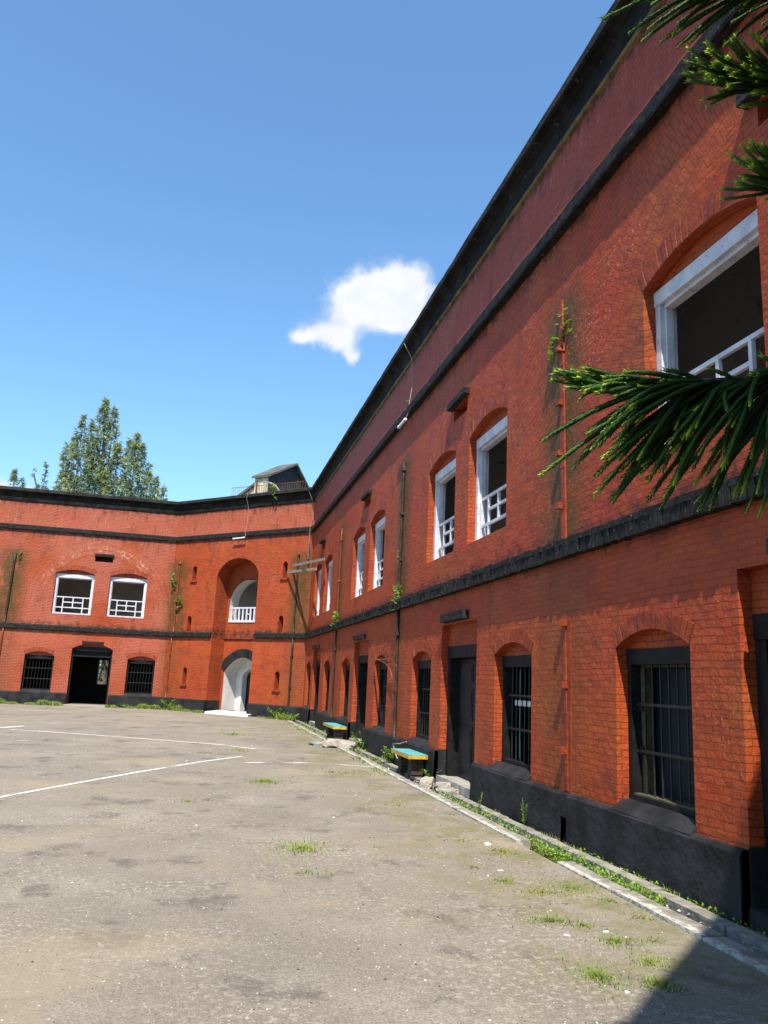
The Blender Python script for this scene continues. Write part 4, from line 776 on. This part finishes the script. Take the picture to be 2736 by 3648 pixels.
CM = ['conA', 'conB', 'conC']
conifer((-8.6, 71.5, -.1), [(-1.4, 0, 16.5, 25.0, 2.0), (-.6, .5, 17.5, 24.3, 1.4), (-3.0, -.3, 16, 23.1, 1.25), (-3.6, .3, 15.5, 21.9, 1.0), (-4.2, .2, 15, 20.6, .85), (-2.0, 1., 15, 21.5, 2.2), (-2.3, .2, 19.5, 23.0, .7), (0.2, -.4, 14.5, 21, 2.2), (1.6, .2, 15.5, 22.3, 1.15), (2.2, 0, 14.5, 21.2, 1.3), (1.0, .7, 15, 21.8, 1.2), (2.9, .4, 14.5, 19.5, 1.1), (3.6, .3, 14.5, 18.4, .9), (4.4, 0, 14.5, 17.4, .8), (-1, 0, 13, 18.5, 3.4)],
        'tall many-spired conifer rising behind the left wing', 3, 30, .46, CM, .5)
conifer((-19.0, 84, -.1), [(-.5, 0, 15, 20.7, 1.3), (.2, .3, 15, 20.0, 1.2)], 'small dense conifer top at the far left above the cornice', 4, 36, .42, CM, .3)
conifer((-16.5, 83, -.1), [(.05, 0, 15, 21.4, .65), (-.5, 0, 15, 19.4, .8), (.4, 0, 15, 18.7, .5), (-1.0, .2, 20.1, 20.6, .25)], 'thin sparse conifer top left of the tall many-spired conifer', 5, 22, .4, CM, .22)
conifer((-13.6, 76, -.1), [(0, 0, 14, 17.9, .6), (1., 0, 14, 17.5, .8), (-1.2, 0, 14, 17.4, .8)], 'low feathery treetop barely showing between the conifers', 6, 16, .4, CM, .2)
random.seed(31)
def bushy(base, h, r, label, seed, n, name='bush', trunk=None):
    random.seed(seed); t = thing(name, base, label, 'tree' if trunk else 'bush'); B = Vector(base); cr = MB()
    if trunk: tr = MB(); tr.tube([B, B + Vector((.15, 0, trunk * .5)), B + Vector((.05, 0, trunk))], [.34, .27, .2], 9); tr.build('trunk', 'bark', t, True)
    for _ in range(n):
        a = U(0, 6.28); e = U(-1, 1); q = R() ** .4; rr = r * math.sqrt(1 - e * e) * q; c = B + Vector((rr * math.cos(a), rr * math.sin(a), (trunk or h / 2) + (0 if trunk is None else h / 2) + e * h / 2 * q)); leafy(cr, c, (U(-1, 1), U(-1, 1), U(-.5, 1)), U(.12, .28))
    cr.build('leaves' if not trunk else 'crown', 'bush', t)
bushy((-5.55, 52, -.17), 5., 3.2, 'tree with a pale trunk seen through the open doorway of the left wing', 2, 2600, 'broadleaf_tree', 3.4); bushy((-6.6, 60, -.17), 3.2, 3.5, 'sunlit bush beyond the open doorway of the left wing', 3, 2200); bushy((-3.4, 56, -.17), 2.6, 2.0, 'lower sunlit bush right of the trunk beyond the doorway', 4, 1200)
# ------------------------------------------------------------------ araucaria at the right
TX, TY, GR = 3.0, 1.85, 1.2
tree = thing('norfolk_pine', (TX, TY, 0), 'dark rope-needled pine reaching its branches in from the right', 'tree')
mb = MB(); mb.tube([(TX, TY, -.1), (TX + .02, TY, 1.7), (TX, TY + .02, 3.6), (TX + .02, TY, 5.2)], [.15, .13, .09, .02], 12); mb.build('trunk', 'bark', tree, True)
def shoot(mb, pts, rad, tm=1.):
    p = [Vector(q) for q in pts]; n = 9; cv = []
    for i in range(n + 1):
        t = i / n; a = p[0] * (1 - t) ** 2 + p[1] * 2 * t * (1 - t) + p[2] * t * t; cv.append(a + Vector((U(-1, 1), U(-1, 1), U(-1, 1))) * .0012)
    mb.tube(cv, [rad * .62 * (.8 + .3 * math.sin(3.1 * min(1, .15 + i / n))) for i in range(n)] + [rad * .3], 6)
    L = sum((b - a).length for a, b in zip(cv, cv[1:])); k = int(L / .0060)
    for j in range(k):
        t = j / k * n; i = min(int(t), n - 1); c = cv[i].lerp(cv[i + 1], t - i); d = (cv[i + 1] - cv[i]).normalized(); u = d.orthogonal().normalized(); v = d.cross(u); ph = j * 2.4
        for q in range(4):
            a = ph + q * 1.5708 + U(-.3, .3); o = u * math.cos(a) + v * math.sin(a); s = d.cross(o) * rad * .20; b0 = c + o * rad * .45; tip = c + o * rad * U(.95, 1.2) + d * rad * U(1.0, 1.7); k0 = len(mb.v)
            mb.v += [tuple(b0 - s), tuple(b0 + s), tuple(tip)]; mb.f.append((k0, k0 + 1, k0 + 2)); mb.mi.append(0); tt = j / k * tm; mb.uv += [(tt, 0), (tt, 0), (min(1, tt + .02), 0)]
def branch(axis, seed, n, gen, rad=.0072, q0=.5):
    random.seed(seed); mb = MB(); ax = [Vector(a) for a in axis]; seg = [(b - a).length for a, b in zip(ax, ax[1:])]; T = sum(seg)
    def at(q):
        d = q * T
        for a, b, l in zip(ax, ax[1:], seg):
            if d <= l: return a + (b - a) * (d / l), (b - a).normalized()
            d -= l
        return ax[-1], (ax[-1] - ax[-2]).normalized()
    for i in range(n):
        q = U(q0, 1.); c, d = at(q); e = gen(q, d); shoot(mb, [c, c + e[0] * GR, c + e[1] * GR], rad * GR * U(.85, 1.12), e[2] if len(e) > 2 else 1.)
    br = mb.build('branch', 'shoot', tree, True)
    b2 = MB(); b2.tube(ax, [.022] + [.012] * (len(ax) - 2) + [.005], 7); b2.build('limb', 'bark', br, True); return br
def main_gen(q, d):
    w = max(0., (q - .60) / .40)
    if q > .91 or R() < .10:                              # the fan at the tip and a few shoots on top
        l = U(.07, .17); s = Vector((-1, U(-.3, .3), U(-.55, .55))); s.normalize(); s = d * .7 + s * .75; s.normalize(); return s * l * .5 + Vector((0, U(-.02, .02), U(-.012, .02))), s * l + Vector((0, 0, U(-.02, .02)))
    s = Vector((-(.12 + 1.25 * w ** 1.6) + U(-.28, .22), U(-.45, .45), -(1. - .45 * w) + U(-.1, .2))).normalized(); l = U(.18, .46) * (1 - .25 * w)
    f = Vector((U(-1., .1), U(-.5, .5), U(-.1, .3))) * U(.02, .07)
    return f + s * l * U(.3, .55) + Vector((U(-.03, .02), U(-.02, .02), U(.0, .03))), f + s * l + Vector((U(-.04, .02), U(-.03, .03), -.03)), (.6 if R() < .75 else 1.)  # most hanging shoots keep dull ends, shade put into their colour
branch([(TX, TY, 2.63), (1.960, 1.680, 2.575), (1.680, 1.781, 2.524), (1.486, 1.825, 2.480), (1.325, 1.865, 2.462), (1.193, 1.894, 2.454), (1.087, 1.926, 2.442), (1.053, 1.938, 2.440)], 3, 190, main_gen, .0090, .62)
def fan_gen(q, d):
    l = U(.09, .19); s = d * .7 + Vector((-.25, U(-.5, .5), U(-.35, .75))); s.normalize(); return s * l * .5 + Vector((0, 0, U(-.01, .02))), s * l + Vector((0, 0, U(-.005, .035))), U(1.0, 1.22)  # tip colour runs further back: young growth plus a painted sunlit look
branch([(TX, TY, 3.50), (2.142, 1.737, 3.444), (1.726, 1.750, 3.409), (1.547, 1.774, 3.403), (1.428, 1.791, 3.385)], 4, 210, fan_gen, .0078, .66)
def hang_gen(q, d):
    l = U(.24, .44); s = Vector((-.85, U(-.3, .45), U(-.75, -.25))).normalized(); return s * l * .5 + Vector((-.02, 0, .025)), s * l, .6  # bright tips left out; shade painted into these shoots
branch([(TX, TY, 3.88), (2.142, 1.666, 3.826), (1.726, 1.642, 3.778), (1.452, 1.666, 3.718)], 5, 90, hang_gen, .0074, .60)
branch([(TX, TY, 3.17), (2.083, 1.785, 3.129), (1.726, 1.809, 3.117), (1.583, 1.838, 3.109)], 6, 90, fan_gen, .0076, .7)
def side_gen(q, d):
    l = U(.14, .28); s = Vector((-1, U(-.4, .4), U(-.6, .25))).normalized(); return s * l * .5, s * l + Vector((0, 0, -.03))
branch([(TX, TY, 2.91), (2.202, 1.928, 2.814), (1.904, 1.999, 2.754)], 7, 40, side_gen, .0066)
branch([(TX, TY, 2.20), (2.261, 1.785, 2.111), (1.856, 1.904, 2.052)], 8, 34, side_gen, .0066)
branch([(TX, TY, 2.79), (2.5, .9, 2.6), (2.4, .55, 2.5)], 9, 60, lambda q, d: (d * .1 + Vector((U(-.1, .1), 0, .0)), d * .18 + Vector((U(-.25, .25), 0, U(-.25, .1)))))
branch([(TX, TY, 4.34), (3.451, 2.261, 4.397), (3.808, 2.618, 4.337)], 10, 60, lambda q, d: (d * .1 + Vector((U(-.1, .1), 0, .0)), d * .18 + Vector((U(-.25, .25), 0, U(-.25, .1)))))
